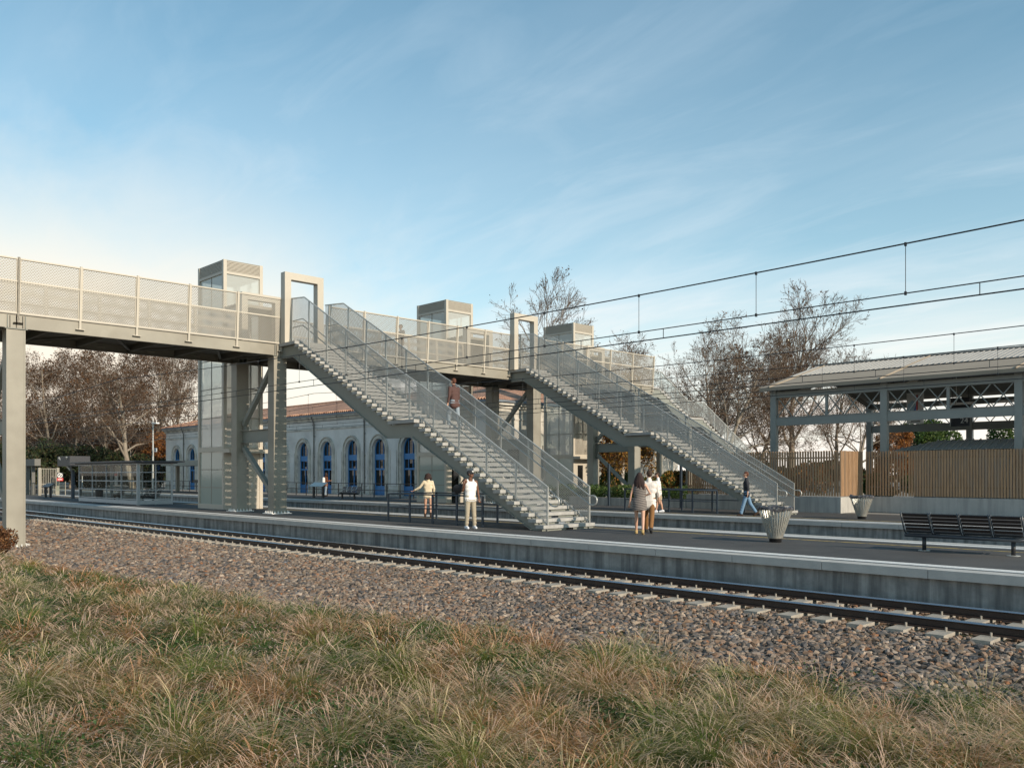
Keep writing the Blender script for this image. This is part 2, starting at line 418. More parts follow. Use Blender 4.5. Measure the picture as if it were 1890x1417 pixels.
# ballast: bed sheet + individual stones
def bed_mat():
    m, nt = new_mat('ballast_bed'); h = NT(nt)
    g = h.n('ShaderNodeNewGeometry')
    v = h.n('ShaderNodeTexVoronoi', Scale=13.0); h.l(g.outputs['Position'], v.inputs['Vector'])
    c = h.ramp(v.outputs['Color'], [(0.1, (0.05, 0.045, 0.042)), (0.5, (0.13, 0.11, 0.095)), (0.8, (0.22, 0.18, 0.15)), (1.0, (0.22, 0.12, 0.07))])
    p = h.n('ShaderNodeBsdfPrincipled', Roughness=0.9); h.l(c, p.inputs['Base Color'])
    bp = h.n('ShaderNodeBump', Strength=1.0, Distance=0.06); bp.invert = True
    h.l(v.outputs['Distance'], bp.inputs['Height']); h.l(bp.outputs[0], p.inputs['Normal'])
    h.out(p.outputs[0]); return m
M['bed'] = bed_mat()
xs = np.linspace(-130, 14, 145); ts = np.linspace(0, 1, 14)
BX, T = np.meshgrid(xs, ts); e = edge_Y(BX) - 0.3
BY = e + (16.34 - e) * T
BZ = np.where(BY < 12.9, ground_z(BX, BY) + 0.012, -0.700)
V = np.stack([BX.ravel(), BY.ravel(), BZ.ravel()], 1)
nx, ny = len(xs), len(ts); ii, jj = np.meshgrid(np.arange(nx-1), np.arange(ny-1)); b = (jj*nx+ii).ravel()
stuff(link_obj('ballast_bed', np_mesh('ballast_bed', V, np.stack([b, b+1, b+nx+1, b+nx], 1), [M['bed']], smooth=True)))
struct(MB().box(-200, 22.95, -0.75, 60, 29.9, -0.66).build('track_bed', M['bed']))

M['stones'] = attr_mat('ballast_stone', 0.82, noise=14.0, spec=0.35)
phi = (1 + 5**0.5)/2
ICO = np.array([(-1,phi,0),(1,phi,0),(-1,-phi,0),(1,-phi,0),(0,-1,phi),(0,1,phi),(0,-1,-phi),(0,1,-phi),(phi,0,-1),(phi,0,1),(-phi,0,-1),(-phi,0,1)])/np.linalg.norm([1, phi])
ICOF = np.array([(0,11,5),(0,5,1),(0,1,7),(0,7,10),(0,10,11),(1,5,9),(5,11,4),(11,10,2),(10,7,6),(7,1,8),(3,9,4),(3,4,2),(3,2,6),(3,6,8),(3,8,9),(4,9,5),(2,4,11),(6,2,10),(8,6,7),(9,8,1)])
def rot_mats(n, tilt=0.5):
    a = rng.uniform(0, 2*np.pi, n); t = rng.normal(0, tilt, n); p = rng.uniform(0, 2*np.pi, n)
    ca, sa = np.cos(a), np.sin(a)
    Rz = np.zeros((n,3,3)); Rz[:,0,0]=ca; Rz[:,0,1]=-sa; Rz[:,1,0]=sa; Rz[:,1,1]=ca; Rz[:,2,2]=1
    ax = np.stack([np.cos(p), np.sin(p), np.zeros(n)], 1); K = np.zeros((n,3,3))
    K[:,0,2]=ax[:,1]; K[:,1,2]=-ax[:,0]; K[:,2,0]=-ax[:,1]; K[:,2,1]=ax[:,0]
    I = np.eye(3)[None]
    Rt = I + np.sin(t)[:,None,None]*K + (1-np.cos(t))[:,None,None]*(K@K)
    return Rt @ Rz
PAL = np.array([(0.235,0.205,0.18),(0.18,0.17,0.165),(0.31,0.26,0.21),(0.10,0.105,0.115),(0.26,0.19,0.145),(0.29,0.145,0.075),(0.40,0.35,0.30),(0.075,0.072,0.07),(0.205,0.15,0.11),(0.15,0.165,0.195)])
PW = np.array([.22,.13,.11,.10,.18,.025,.05,.075,.10,.01]); PW /= PW.sum()
def stones(px, py, pz, size):
    n = len(px)
    var = ICO[None] * rng.uniform(0.62, 1.28, (n, 12, 1))
    sc = np.stack([size*rng.uniform(.8, 1.35, n), size*rng.uniform(.65, 1.0, n), size*rng.uniform(.42, .72, n)], 1)
    v = var * sc[:, None, :]
    v = np.einsum('nij,nkj->nki', rot_mats(n), v)
    v += np.stack([px, py, pz], 1)[:, None, :]
    f = (ICOF[None] + (np.arange(n)*12)[:, None, None]).reshape(-1, 3)
    c = PAL[rng.choice(len(PAL), n, p=PW)] * rng.uniform(0.62, 1.35, (n, 1)) * np.array([.84, .765, .70])
    rd = np.minimum(np.abs(py-13.75), np.abs(py-15.25)); k = np.clip(1-rd/.45, 0, .6)[:, None]*rng.uniform(.3, 1, (n, 1))
    c = c*(1-k) + np.array([.17, .105, .07])*k
    return v.reshape(-1, 3), f, np.repeat(c, 12, 0)
def scatter(x0, x1, sp):
    a = np.arange(x0, x1, sp); b = np.arange(5.5, 16.32, sp*0.9)
    A, B = np.meshgrid(a, b); A = A.ravel() + rng.uniform(-.5, .5, A.size)*sp; B = B.ravel() + rng.uniform(-.5, .5, B.size)*sp
    e = edge_Y(A) - 0.35 + 0.5*np.sin(A*0.9)*np.sin(A*2.3)
    k = (B > e) & (B < 16.33)
    for r in (13.75, 15.25): k &= ~(np.abs(B - r) < 0.10)
    return A[k], B[k]
parts = []
SLEEPER_DX = 0.6
for x0, x1, sp, sz in ((-19, 3, 0.078, 0.051), (-34, -19, 0.098, 0.058), (-62, -34, 0.16, 0.08)):
    a, b = scatter(x0, x1, sp)
    on_sl = (np.abs((a / SLEEPER_DX) - np.round(a / SLEEPER_DX)) * SLEEPER_DX < 0.15) & (b > 13.2) & (b < 15.8)
    keep = ~(on_sl & (rng.uniform(0, 1, len(a)) < 0.93)); a, b = a[keep], b[keep]
    z = np.where(b < 12.9, ground_z(a, b), np.where((b > 13.1) & (b < 15.9), -0.680, -0.675)) + rng.uniform(-.008, .022, len(a))
    sz_ = sz * rng.uniform(0.75, 1.3, len(a)) * np.where(b < 12.4, 1.12, 0.95)
    parts.append(stones(a, b, z, sz_))
off = 0; vs_, fs_, cs_ = [], [], []
for v, f, c in parts: vs_.append(v); fs_.append(f + off); cs_.append(c); off += len(v)
stuff(link_obj('ballast', np_mesh('ballast', np.concatenate(vs_), np.concatenate(fs_), [M['stones']], np.concatenate(cs_))))

# ------------------------------------------------------------------ platforms
def platform(y0, y1, x0, x1, far_edge, near_strip_yellow):
    p = struct(MB().box(x0, y0 + 0.12, -1.0, x1, y1 - (0.12 if far_edge else 0), -0.16).build('platform', M['concrete']))
    MB().box(x0, y0 + 0.40, -0.16, x1, y1 - (0.40 if far_edge else 0), 0.0).build('surface', M['asphalt'], p)
    edges = [(y0, 1)] + ([(y1, -1)] if far_edge else [])
    for ye, s in edges:
        m = MB(); x = x0
        while x < x1 - 0.05:                        # coping laid in 2 m blocks with open joints
            xe = min(x + 2.0, x1)
            m.box(x + 0.006, ye, -0.158, xe - 0.006, ye + s*0.40, 0.006); x = xe
        m.build('coping', M['coping'], p)
        MB().box(x0, ye + s*0.56, 0.0, x1, ye + s*0.90, 0.010).build('tactile_strip', M['tactile'], p)
        if near_strip_yellow or s < 0:
            MB().box(x0, ye + s*1.62, 0.0, x1, ye + s*1.72, 0.004).build('yellow_line', M['yellow'], p)
    return p
platform(16.2, 22.9, -80, 20, True, False)
platform(29.85, 36.9, -150, 60, False, True)

# ------------------------------------------------------------------ tracks
M['rail'] = noise_mat('rusty_rail_steel', (0.028, 0.020, 0.018), (0.055, 0.036, 0.028), 5, 0.5, 0.3)
M['rail_top'] = noise_mat('polished_rail_head', (0.45, 0.46, 0.48), (0.6, 0.61, 0.63), 3, 0.22, 0.9, stretch=(0.2, 6, 6))
M['sleeper'] = noise_mat('concrete_sleeper', (0.27, 0.245, 0.205), (0.39, 0.35, 0.295), 5, 0.85, bump=0.3, bscale=30)
def rail_mesh(x0, x1, y, zt):
    prof = [(-.075,-.16),(.075,-.16),(.075,-.145),(.012,-.125),(.012,-.045),(.036,-.035),(.036,-.022),(-.036,-.022),(-.036,-.035),(-.012,-.045),(-.012,-.125),(-.075,-.145)]
    m = MB(); m.prism([(y+a, zt+b) for a, b in prof], 'x', x0, x1)
    m.mat(1).prism([(y-.037, zt-.0218), (y+.037, zt-.0218), (y+.020, zt), (y-.020, zt)], 'x', x0, x1); return m
def track(yc, x0, x1, nsl, xs0, label, zt=-0.455):
    t = thing('railway_track', (xs0, yc, zt-0.2), label, 'railway track')
    for s in (-.75, .75): rail_mesh(x0, x1, yc+s, zt).build('rail', [M['rail'], M['rail_top']], t)
    m = MB()
    for s in (-1, 1):
        a, b_ = sorted((s*0.28, s*1.28))
        m.prism([(yc+a, zt-.36), (yc+b_, zt-.36), (yc+b_-.02, zt-.162), (yc+a+.02, zt-.162)], 'x', xs0-.13, xs0+.13)
        for q in (-.14, .14): m.tube([(xs0+.03, yc+s*.75+q, zt-.17), (xs0+.03, yc+s*.75+q, zt-.10)], .016, 6)
    m.box(xs0-.11, yc-.3, zt-.36, xs0+.11, yc+.3, zt-.205)
    first = m.build('sleeper', M['sleeper'], t)
    for i in range(1, nsl):
        c = first.copy(); COL.objects.link(c); c.parent = t; c.location = (-SLEEPER_DX*i, random.uniform(-.02, .02), 0)
        c.rotation_euler = (0, 0, random.uniform(-.008, .008))
    return t
track(14.5, -160, 20, 92, 0.0, 'rusty railway track with concrete sleepers on ballast in front of the near platform')
track(24.6, -160, 60, 6, -20.0, 'railway track in the sunken gap just behind the near platform')
track(28.15, -160, 60, 40, -2.4, 'railway track running along the foot of the far platform wall')
# ------------------------------------------------------------------ footbridge
XB, XA = -33.7, -37.7          # +X face and -X face of the deck
ZG0, ZG1, ZFL = 6.78, 7.24, 7.27
YB0, YB1 = 1.2, 45.2
ST = [(18.75, 21.1), (32.45, 34.3)]      # stair openings in the +X parapet
LF = [(19.0, 21.05), (32.8, 34.9), (43.6, 45.1)]        # lift openings in the -X parapet
bridge = thing('footbridge', (-35.7, 23, 0), 'long pale steel footbridge with perforated parapets crossing the tracks on columns', 'footbridge')
for s, xf in ((1, XB), (-1, XA)):
    m = MB(); t = 0.02
    m.box(xf, YB0, ZG0+.021, xf - s*t, YB1, ZG1-.021)
    m.box(xf + s*.0, YB0, ZG0, xf - s*.16, YB1, ZG0+.02); m.box(xf, YB0, ZG1-.02, xf - s*.16, YB1, ZG1)
    m.build('girder', M['paint'], bridge)
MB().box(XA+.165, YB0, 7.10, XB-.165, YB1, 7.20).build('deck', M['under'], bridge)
MB().box(XA+.05, YB0, 7.243, XB-.05, YB1, ZFL).build('deck_surface', M['asphalt'], bridge)
first = None; y = YB0 + 0.6
while y < YB1:
    if first is None:
        y00 = y
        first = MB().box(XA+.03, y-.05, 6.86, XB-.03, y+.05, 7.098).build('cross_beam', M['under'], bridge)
    else:
        c = first.copy(); COL.objects.link(c); c.parent = bridge; c.location = (0, y-y00, 0)
    y += 2.02
fd = None; k = 0; y = YB0 + 0.7
while y < YB1 - 2:
    if k < 2:
        s = 1 if k == 0 else -1
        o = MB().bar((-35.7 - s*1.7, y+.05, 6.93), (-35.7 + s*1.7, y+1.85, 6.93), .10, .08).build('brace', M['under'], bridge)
        if k == 0: fd = o; yf = y
        else: fd2 = o; yf2 = y
    else:
        src, y0 = ((fd, yf), (fd2, yf2))[k % 2]
        c = src.copy(); COL.objects.link(c); c.parent = bridge; c.location = (0, y - y0, 0)
    y += 2.02; k += 1

LEAN = 0.13
def parapet_x(s, z):      # x of the leaning parapet plane at height z
    xf = XB if s > 0 else XA
    return xf + s*(0.03 + LEAN*(z - 7.24)/1.94)
posts_src = {}
def parapet_post(y, s):
    if s not in posts_src:
        m = MB(); b0 = (parapet_x(s, 6.98)+s*.02, y, 6.96); b1 = (parapet_x(s, 9.2)+s*.02, y, 9.22)
        m.bar(b0, b1, .075, .07, (0, 1, 0))
        m.box(parapet_x(s, 7)-s*.10, y-.15, 6.945, parapet_x(s, 7)+s*.10, y+.15, 6.965)
        posts_src[s] = (m.build('parapet_post', M['paint_light'], bridge), y)
    else:
        o, y0 = posts_src[s]; c = o.copy(); COL.objects.link(c); c.parent = bridge; c.location = (0, y-y0, 0)
def parapet_bay(ya, yb, s):
    for z0, z1, mt in ((7.34, 8.36, 'mesh_low'), (8.42, 9.14, 'mesh_y')):
        m = MB(); a, b = parapet_x(s, z0), parapet_x(s, z1)
        m.quad((a, ya+.05, z0), (a, yb-.05, z0), (b, yb-.05, z1), (b, ya+.05, z1))
        m.build('parapet_panel', M[mt], bridge, fix=False)
    m = MB()
    for z, hh, ww in ((7.30, .06, .07), (8.39, .055, .05), (9.165, .05, .06)):
        x = parapet_x(s, z); m.bar((x, ya+.03, z), (x, yb-.03, z), ww, hh)
    for yy in (ya+.06, yb-.06): m.bar((parapet_x(s, 7.33), yy, 7.33), (parapet_x(s, 9.14), yy, 9.14), .03, .03, (0, 1, 0))
    m.build('parapet_rail', M['paint_light'], bridge)
def run(y0, y1, s, n=None):
    n = n or max(1, round((y1-y0)/2.03)); d = (y1-y0)/n
    for i in range(n+1): parapet_post(y0+i*d, s)
    for i in range(n): parapet_bay(y0+i*d, y0+(i+1)*d, s)
run(2.61, 8.70, 1, 3); run(8.70, 18.83, 1, 5); run(21.15, 32.45, 1, 6); run(34.35, 45.15, 1, 5)
run(2.61, 18.95, -1, 8); run(21.1, 32.75, -1, 6); run(34.95, 43.5, -1, 4)
for ye in (2.55,):   # end guards across the deck
    m = MB()
    for z, hh in ((7.30, .06), (8.39, .055), (9.165, .05)): m.bar((XA+.1, ye, z), (XB-.1, ye, z), .05, hh)
    m.build('end_rail', M['paint_light'], bridge)
    MB().quad((XA+.1, ye, 7.33), (XB-.1, ye, 7.33), (XB-.1, ye, 9.15), (XA+.1, ye, 9.15)).build('end_panel', M['mesh_x'], bridge, fix=False)

def base_gussets(cx_, cy_, z0, parent, hx=.27, hy=.31):
    m = MB().box(cx_-hx-.16, cy_-hy-.16, z0+.003, cx_+hx+.16, cy_+hy+.16, z0+.03)
    for i in range(5):
        t = (i+.5)/5*2-1
        for px_, py_ in ((cx_+t*(hx+.08), cy_-hy-.09), (cx_+t*(hx+.08), cy_+hy+.09), (cx_-hx-.09, cy_+t*(hy+.08)), (cx_+hx+.09, cy_+t*(hy+.08))):
            m.lathe([(.035, .03), (.03, .07), (.014, .075), (.012, .13)], (px_, py_, z0), 6)
    m.build('base_plate', M['white'], parent)
def portal(yc, zb):
    cols = {}
    for xc in (-34.0, -37.4):
        m = MB(); hx, hy = .26, .30
        # fabricated H column: two flanges facing +-Y, web set back, closed by side plates
        m.box(xc-hx, yc-hy, zb+.03, xc+hx, yc-hy+.05, ZG0); m.box(xc-hx, yc+hy-.05, zb+.03, xc+hx, yc+hy, ZG0)
        m.box(xc-hx+.03, yc-hy+.052, zb+.03, xc+hx-.008, yc+hy-.052, ZG0)
        c = m.build('column', M['paint'], bridge); cols[xc] = c
        base_gussets(xc, yc, zb, c)
        m = MB()
        for q in (-.2, 0, .2): m.box(xc-.30, yc+q-.012, ZG0, xc+.30, yc+q+.012, ZG1-.03)
        for q in (-.28, .28): m.box(XB+.001 if xc > -36 else XA-.06, yc+q-.012, ZG0+.022, XB+.06 if xc > -36 else XA-.001, yc+q+.012, ZG1-.022)
        m.box(xc-.3, yc-.36, ZG0-.028, xc+.3, yc+.36, ZG0-.002); m.build('bearing', M['paint_dark'], c)
    m = MB(); m.box(-37.14, yc-.11, 3.12, -34.26, yc+.11, 3.145); m.box(-37.14, yc-.11, 3.655, -34.26, yc+.11, 3.68)
    m.box(-37.14, yc-.02, 3.146, -34.26, yc+.02, 3.654); m.build('tie_beam', M['paint_dark'], bridge)
    for a, b in (((-37.0, yc, 3.95), (-34.22, yc, 6.55)), ((-37.0, yc, 2.9), (-34.22, yc, zb+.75))):
        m = MB().bar(a, b, .18, .20, (0, 1, 0)); m.build('brace', M['paint_dark'], bridge)
        m = MB().box(a[0]-.16, a[1]-.02, a[2]-.2, a[0]+.12, a[1]+.02, a[2]+.2)
        for q in (-.08, .08): m.tube([(a[0]+.02, a[1]-.06, a[2]+q), (a[0]+.02, a[1]+.06, a[2]+q)], .025, 6)
        m.build('gusset', M['paint_dark'], bridge)
for yc, zb in ((8.66, -.86), (18.84, 0.0), (34.65, 0.0), (43.7, -.012)): portal(yc, zb)

# ------------------------------------------------------------------ portal frames on the deck
def frame(xc, y0, y1, label, group, zt=10.3):
    t = .30; d = .17
    m = MB(); m.prism([(y0, ZFL), (y0, zt), (y1, zt), (y1, ZFL), (y1-t, ZFL), (y1-t, zt-t), (y0+t, zt-t), (y0+t, ZFL)], 'x', xc-d, xc+d)
    o = m.build('portal_frame', M['paint_light'])
    tag(o, label, 'portal frame', group)
G = 'portal frames standing on the footbridge'
frame(-33.36, 18.75, 20.64, 'cream square portal frame at the head of the nearest staircase', G)
frame(-33.36, 32.35, 34.15, 'cream square portal frame at the head of the second staircase', G)
frame(-37.75, 19.02, 21.02, 'low cream portal frame in front of the nearest lift tower at deck level', G, 10.15)
frame(-37.75, 32.8, 34.85, 'cream portal frame on the deck in front of the middle lift tower', G, 10.15)
frame(-37.75, 43.3, 45.1, 'cream portal frame on the deck in front of the farthest lift tower', G, 10.15)

# ------------------------------------------------------------------ staircases
Z1 = 3.64; RISE = Z1/21
XF0, G2 = -18.0, .315; XL1 = XF0 - 20*G2 - .0; XL0 = -25.85; XT = -32.4; G1 = (XL0-XT)/20
def nose(X):           # height of the walking line
    if X > XL1: return min(Z1, max(0, (XF0 - X)/G2*RISE + RISE))
    if X > XL0: return Z1
    if X > XT: return min(7.28, Z1 + (XL0 - X)/G1*RISE + RISE)
    return 7.28
TOP = [(-33.6, 9.22), (-32.15, 9.10), (-25.6, 5.50), (-24.2, 4.80), (-18.1, 1.30)]
BOT = [(-33.6, 7.34), (-32.55, 7.34), (-25.95, 3.74), (-24.40, 3.74), (-18.1, .17)]
def interp(pts, X):
    return float(np.interp(X, [p[0] for p in pts], [p[1] for p in pts]))
def staircase(y0, y1, label, pane, xtop=XB):
    t = thing('staircase', (XF0, (y0+y1)/2, 0), label, 'staircase', 'staircases from the footbridge down to the platforms')
    src = {}
    for k in range(40):
        fl = 0 if k < 20 else 1; i = k % 20
        g = G2 if fl == 0 else G1
        xf = (XF0 if fl == 0 else XL0) - i*g; zt = (0 if fl == 0 else Z1) + (i+1)*RISE
        if fl not in src:
            m = MB(); m.box(xf-g-.005, y0, zt-.105, xf+.012, y1, zt)
            tr = m.build('tread', M['tread'], t); src[fl] = (tr, xf, zt)
            ym = (y0+y1)/2; m = MB()        # strips added to darken tread gaps and block sun; middle hole throws light dashes
            m.box(xf-.06, y0+.004, zt-.1725, xf-.05, ym-.10, zt-.1052); m.box(xf-.06, ym+.22, zt-.1725, xf-.05, y1-.004, zt-.1052)
            m.build('sun_block_strip', M['paint_dark'], tr)
        else:
            o, xs_, zs_ = src[fl]; copy_tree(o, t, (xf-xs_, 0, zt-zs_))
    MB().box(XL0, y0, Z1-.125, XL1+.012, y1, Z1).build('landing', M['tread'], t)
    MB().box(xtop+.006, y0, 7.28-.125, XT+.012, y1, 7.28).build('landing', M['tread'], t)
    yn, yf = y0+.30, y1-.16
    for ys in (y0+.16, y1-.28):        # stringers under the treads
        up_ = .15; lo_ = .62
        poly = [(XF0+.02, .0), (XF0+.02, .03), (XL1+.02, Z1-up_), (XL0+.02, Z1-up_), (XT+.02, 7.28-up_), (xtop+.008, 7.28-up_),
                (xtop+.008, 7.28-.62), (XT-.35, 7.28-.62), (XL0-.25, Z1-.62), (XL1-.28, Z1-.62), (XF0-.60, 0.0)]
        m = MB(); m.prism(poly, 'y', ys, ys+.05)
        low = poly[6:]
        for a, b in zip(low[:-1], low[1:]): m.bar((a[0], ys+.025, a[1]), (b[0], ys+.025, b[1]), .16, .022)
        m.build('stringer', M['paint_dark'], t)
    for nm, yy in (('near', y0+.31), ('far', y1-.12)):
        s = -1 if nm == 'near' else 1
        for i in range(12):
            X = -18.12 - 1.365*i
            if X < -33.5: break
            MB().box(X-.03, yy-.02, nose(X)-.13, X+.03, yy+.02, interp(TOP, X)).build('post', M['galv'], t)
        xs_ = sorted(set([-18.12-1.365*i for i in range(12)] + [p[0] for p in TOP] + [p[0] for p in BOT]))
        xs_ = [x for x in xs_ if x >= -33.6]
        m = MB()
        for a, b in zip(xs_[:-1], xs_[1:]):
            m.quad((a, yy, interp(BOT, a)), (b, yy, interp(BOT, b)), (b, yy, interp(TOP, b)), (a, yy, interp(TOP, a)))
        m.build('balustrade_panel', M[pane], t, fix=False)
        m = MB()
        for P in (TOP, BOT):
            for a, b in zip(P[:-1], P[1:]): m.bar((a[0], yy, a[1]), (b[0], yy, b[1]), .045, .045)
        m.bar((-18.12, yy, .17), (-18.12, yy, 1.3), .045, .045, (0, 1, 0)); m.build('balustrade_frame', M['galv'], t)
        yh = yy - s*.09     # inner handrails, two heights, joined by a loop at the foot
        hh = lambda X, d: max(d + .03, nose(X) - RISE*.5 + d)
        m = MB()
        pt = lambda d: [(x, yh, interp([(-33.4, 7.28), (XT, 7.28), (XL0, Z1), (XL1, Z1), (XF0, .06)], x) + d) for x in (-33.3, XT, XL0, XL1, XF0)]
        a, b = pt(.96), pt(.68)
        ca, cb_ = a[-1], b[-1]; loop = []
        for q in range(9):
            th = math.pi/2 - math.pi*q/8; loop.append((ca[0]+.12+.16*math.cos(th), yh, (ca[2]+cb_[2])/2+.15*math.sin(th)))
        m.tube(a + loop + b[::-1], .024, 8)
        m.build('handrail', M['galv'], t, smooth=True)
    return t
stair1 = staircase(ST[0][0], ST[0][1], 'nearest open staircase with pale treads landing on the near platform', 'mesh_x')
stair2 = staircase(ST[1][0], ST[1][1], 'second staircase with perforated sides landing on the far platform beside the slatted fence', 'mesh_x')
def staircase_away(x0, x1, ys, label):
    t = thing('staircase', ((x0+x1)/2, ys, 0), label, 'staircase', 'staircases from the footbridge down to the platforms')
    n1, n2 = 10, 32; rs = 7.27/42; g = .335; zl = 7.27 - n1*rs; yl = ys + 1.0 + (n1-1)*g; yl2 = yl + 1.9
    m0 = None
    steps = [(ys+1.0+i*g, 7.27-(i+1)*rs) for i in range(n1-1)] + [(yl2+i*g, zl-(i+1)*rs) for i in range(n2-1)]
    for y, z in steps:
        if m0 is None: m0 = (MB().box(x0, y-.012, z-.125, x1, y+g+.005, z).build('tread', M['tread'], t), y, z)
        else: c = m0[0].copy(); COL.objects.link(c); c.parent = t; c.location = (0, y-m0[1], z-m0[2])
    MB().box(x0, ys+.03, 7.145, x1, ys+1.0, 7.27).build('landing', M['tread'], t); MB().box(x0, yl-.012, zl-.125, x1, yl2, zl).build('landing', M['tread'], t)
    line = [(ys+.03, 7.27), (ys+1.0, 7.27), (yl, zl), (yl2, zl), (yl2+n2*g, 0)]
    for xa in (x0+.05, x1-.1):
        poly = [(y, z-.14) for y, z in line[:-1]] + [(line[-1][0], .02), (line[-1][0]-.5, 0.0)] + [(y-.25, z-.62) for y, z in line[-2::-1][:-1]] + [(ys+.03, 6.65)]
        m = MB(); m.prism(poly, 'x', xa, xa+.05); m.build('stringer', M['paint_dark'], t)
    for xa in (x0+.03, x1-.03):
        m = MB(); fr = MB()
        for (ya, za), (yb, zb) in zip(line[:-1], line[1:]):
            m.quad((xa, ya, za+.06), (xa, yb, zb+.06), (xa, yb, zb+1.05), (xa, ya, za+1.05)); fr.bar((xa, ya, za+1.07), (xa, yb, zb+1.07), .05, .05)
            k = max(1, round((yb-ya)/1.3))
            for q in range(k):
                yy = ya+(yb-ya)*q/k; zz_ = za+(zb-za)*q/k; fr.box(xa-.02, yy-.025, zz_-.1, xa+.02, yy+.025, zz_+1.05)
        m.build('glass_balustrade', M['glass_stair'], t, fix=False); fr.build('balustrade_frame', M['galv'], t)
    for yy in (yl+.6,):
        for xx in (x0+.35, x1-.35): MB().box(xx-.15, yy-.15, 0, xx+.15, yy+.15, zl-.64).build('column', M['paint'], t)
    return t
stair3 = staircase_away(-36.9, -33.75, 45.2, 'farthest staircase, with glass sides, descending away from the end of the footbridge')

# ------------------------------------------------------------------ lift towers
def lift_tower(y0, y1, zb, label):
    x0, x1, zt = -42.2, -39.4, 11.97
    t = thing('lift_tower', ((x0+x1)/2, (y0+y1)/2, zb), label, 'lift tower', 'glazed lift towers beside the footbridge')
    m = MB(); c = .17
    for xa in (x0, x1-c):
        for ya in (y0, y1-c): m.box(xa, ya, zb, xa+c, ya+c, zt)
    for za, zc in ((zb, zb+.24), (2.78, 3.02), (11.30, 11.42)):
        m.box(x0+c, y0, za, x1-c, y0+.12, zc); m.box(x0+c, y1-.12, za, x1-c, y1, zc)
        if za > 2: m.box(x1-.12, y0+c, za, x1, y1-c, zc)
        m.box(x0, y0+c, za, x0+.12, y1-c, zc)
    m.build('frame', M['paint_light'], t)
    m = MB()
    m.box(x0+.02, y0+.02, zt-.05, x1-.02, y1-.02, zt-.005); m.build('roof', M['paint'], t)
    m = MB()
    for i in range(8):
        z = 11.44 + i*.062
        m.box(x0+c, y0+.02, z, x1-c, y0+.07, z+.035); m.box(x1-.07, y0+c, z, x1-.02, y1-c, z+.035)
        m.box(x0+c, y1-.07, z, x1-c, y1-.02, z+.035); m.box(x0+.02, y0+c, z, x0+.07, y1-c, z+.035)
    m.box(x0+.1, y0+.1, 11.42, x1-.1, y1-.1, 11.9)
    m.build('louvre', M['paint_light'], t)
    xm = (x0+x1)/2
    m = MB()        # mullions, near and back faces
    for yy in (y0+.045, y1-.075):
        m.box(xm-.025, yy, zb+.24, xm+.025, yy+.03, 2.78); m.box(xm-.025, yy, 3.02, xm+.025, yy+.03, 11.3)
        for z in (1.05, 1.92): m.box(x0+c, yy, z-.02, x1-c, yy+.03, z+.02)
        for z in (4.43, 5.85, 7.24, 8.6, 9.95)[:4]: m.box(x0+c, yy, z-.02, x1-c, yy+.03, z+.02)
    for z in (4.43, 5.85, 7.24): m.box(x1-.07, y0+c, z-.025, x1-.04, y1-c, z+.025)
    m.build('mullion', M['paint'], t)
    m = MB(); qx = lambda X, za, zb_: m.quad((X, y0+c, za), (X, y1-c, za), (X, y1-c, zb_), (X, y0+c, zb_)); qy = lambda Y, za, zb_: m.quad((x0+c, Y, za), (x1-c, Y, za), (x1-c, Y, zb_), (x0+c, Y, zb_))
    qy(y0+.06, 3.02, 11.3); qy(y1-.06, 3.02, 11.3); qx(x0+.06, 3.02, 11.3); qx(x1-.06, 9.4, 11.3); m.build('glass', M['glass_tower'], t, fix=False)
    m = MB(); m.box(x0+c, y0+.055, zb+.24, x1-c, y0+.065, 2.78); m.box(x0+.055, y0+c, zb+.24, x0+.065, y1-c, 2.78)
    m.box(x0+c, y1-.065, zb+.24, x1-c, y1-.055, 2.78); m.build('frosted_glass', M['glass_frost'], t)
    MB().quad((x1-.055, y0+c, 3.02), (x1-.055, y1-c, 3.02), (x1-.055, y1-c, 7.2), (x1-.055, y0+c, 7.2)).build('perforated_panel', M['mesh_t'], t, fix=False)
    # landing door, ground level
    m = MB(); m.box(x1-.10, y0+c, zb, x1-.03, y0+.45, 2.3); m.box(x1-.10, y0+.45+.55, zb, x1-.03, y1-c, 2.3)
    m.box(x1-.10, y0+c, 2.3, x1-.03, y1-c, 2.78); m.build('door_surround', M['paint_light'], t)
    d = MB().box(x1-.09, y0+.45, zb, x1-.06, y0+1.0, 2.3).build('door', M['glass_dark'], t)
    m = MB().box(x1-.028, y1-.62, 1.05, x1-.012, y1-.52, 1.28); m.build('call_button', M['galv'], t)
    MB().box(x1, y0-.02, 2.72, x1+.62, y1+.02, 2.90).build('door_canopy', M['paint_light'], t)
    # link to the deck
    xd = XA - .03
    m = MB(); m.box(x1+.002, y0+.1, 7.0, xd, y1-.1, 7.26); m.build('link_floor', M['paint_dark'], t)
    m = MB(); m.box(x1+.002, y0+.05, 9.55, xd-.2, y1-.05, 9.68); m.build('link_roof', M['paint'], t)
    m = MB()
    for yy in (y0+.1, y1-.12): m.box(x1+.003, yy, 7.26, xd-.2, yy+.02, 9.55)
    m.build('link_glass', M['glass_tower'], t)
    # car guide rails and the cabin seen through the glass
    m = MB()
    for xx, yy in ((xm-.6, y1-.25), (xm+.6, y1-.25)): m.box(xx-.04, yy-.04, zb, xx+.04, yy+.04, 11.3)
    m.build('guide_rail', M['galv'], t)
    m = MB(); m.box(x0+.45, y0+.35, 7.35, x1-.45, y1-.4, 7.5); m.box(x0+.45, y0+.35, 9.6, x1-.45, y1-.4, 9.75)
    for xx in (x0+.45, x1-.5):
        for yy in (y0+.35, y1-.45): m.box(xx, yy, 7.5, xx+.05, yy+.05, 9.6)
    m.build('cabin', M['galv'], t)
lift_tower(19.0, 21.05, 0.0, 'nearest glazed lift tower rising from the near platform behind the front columns')
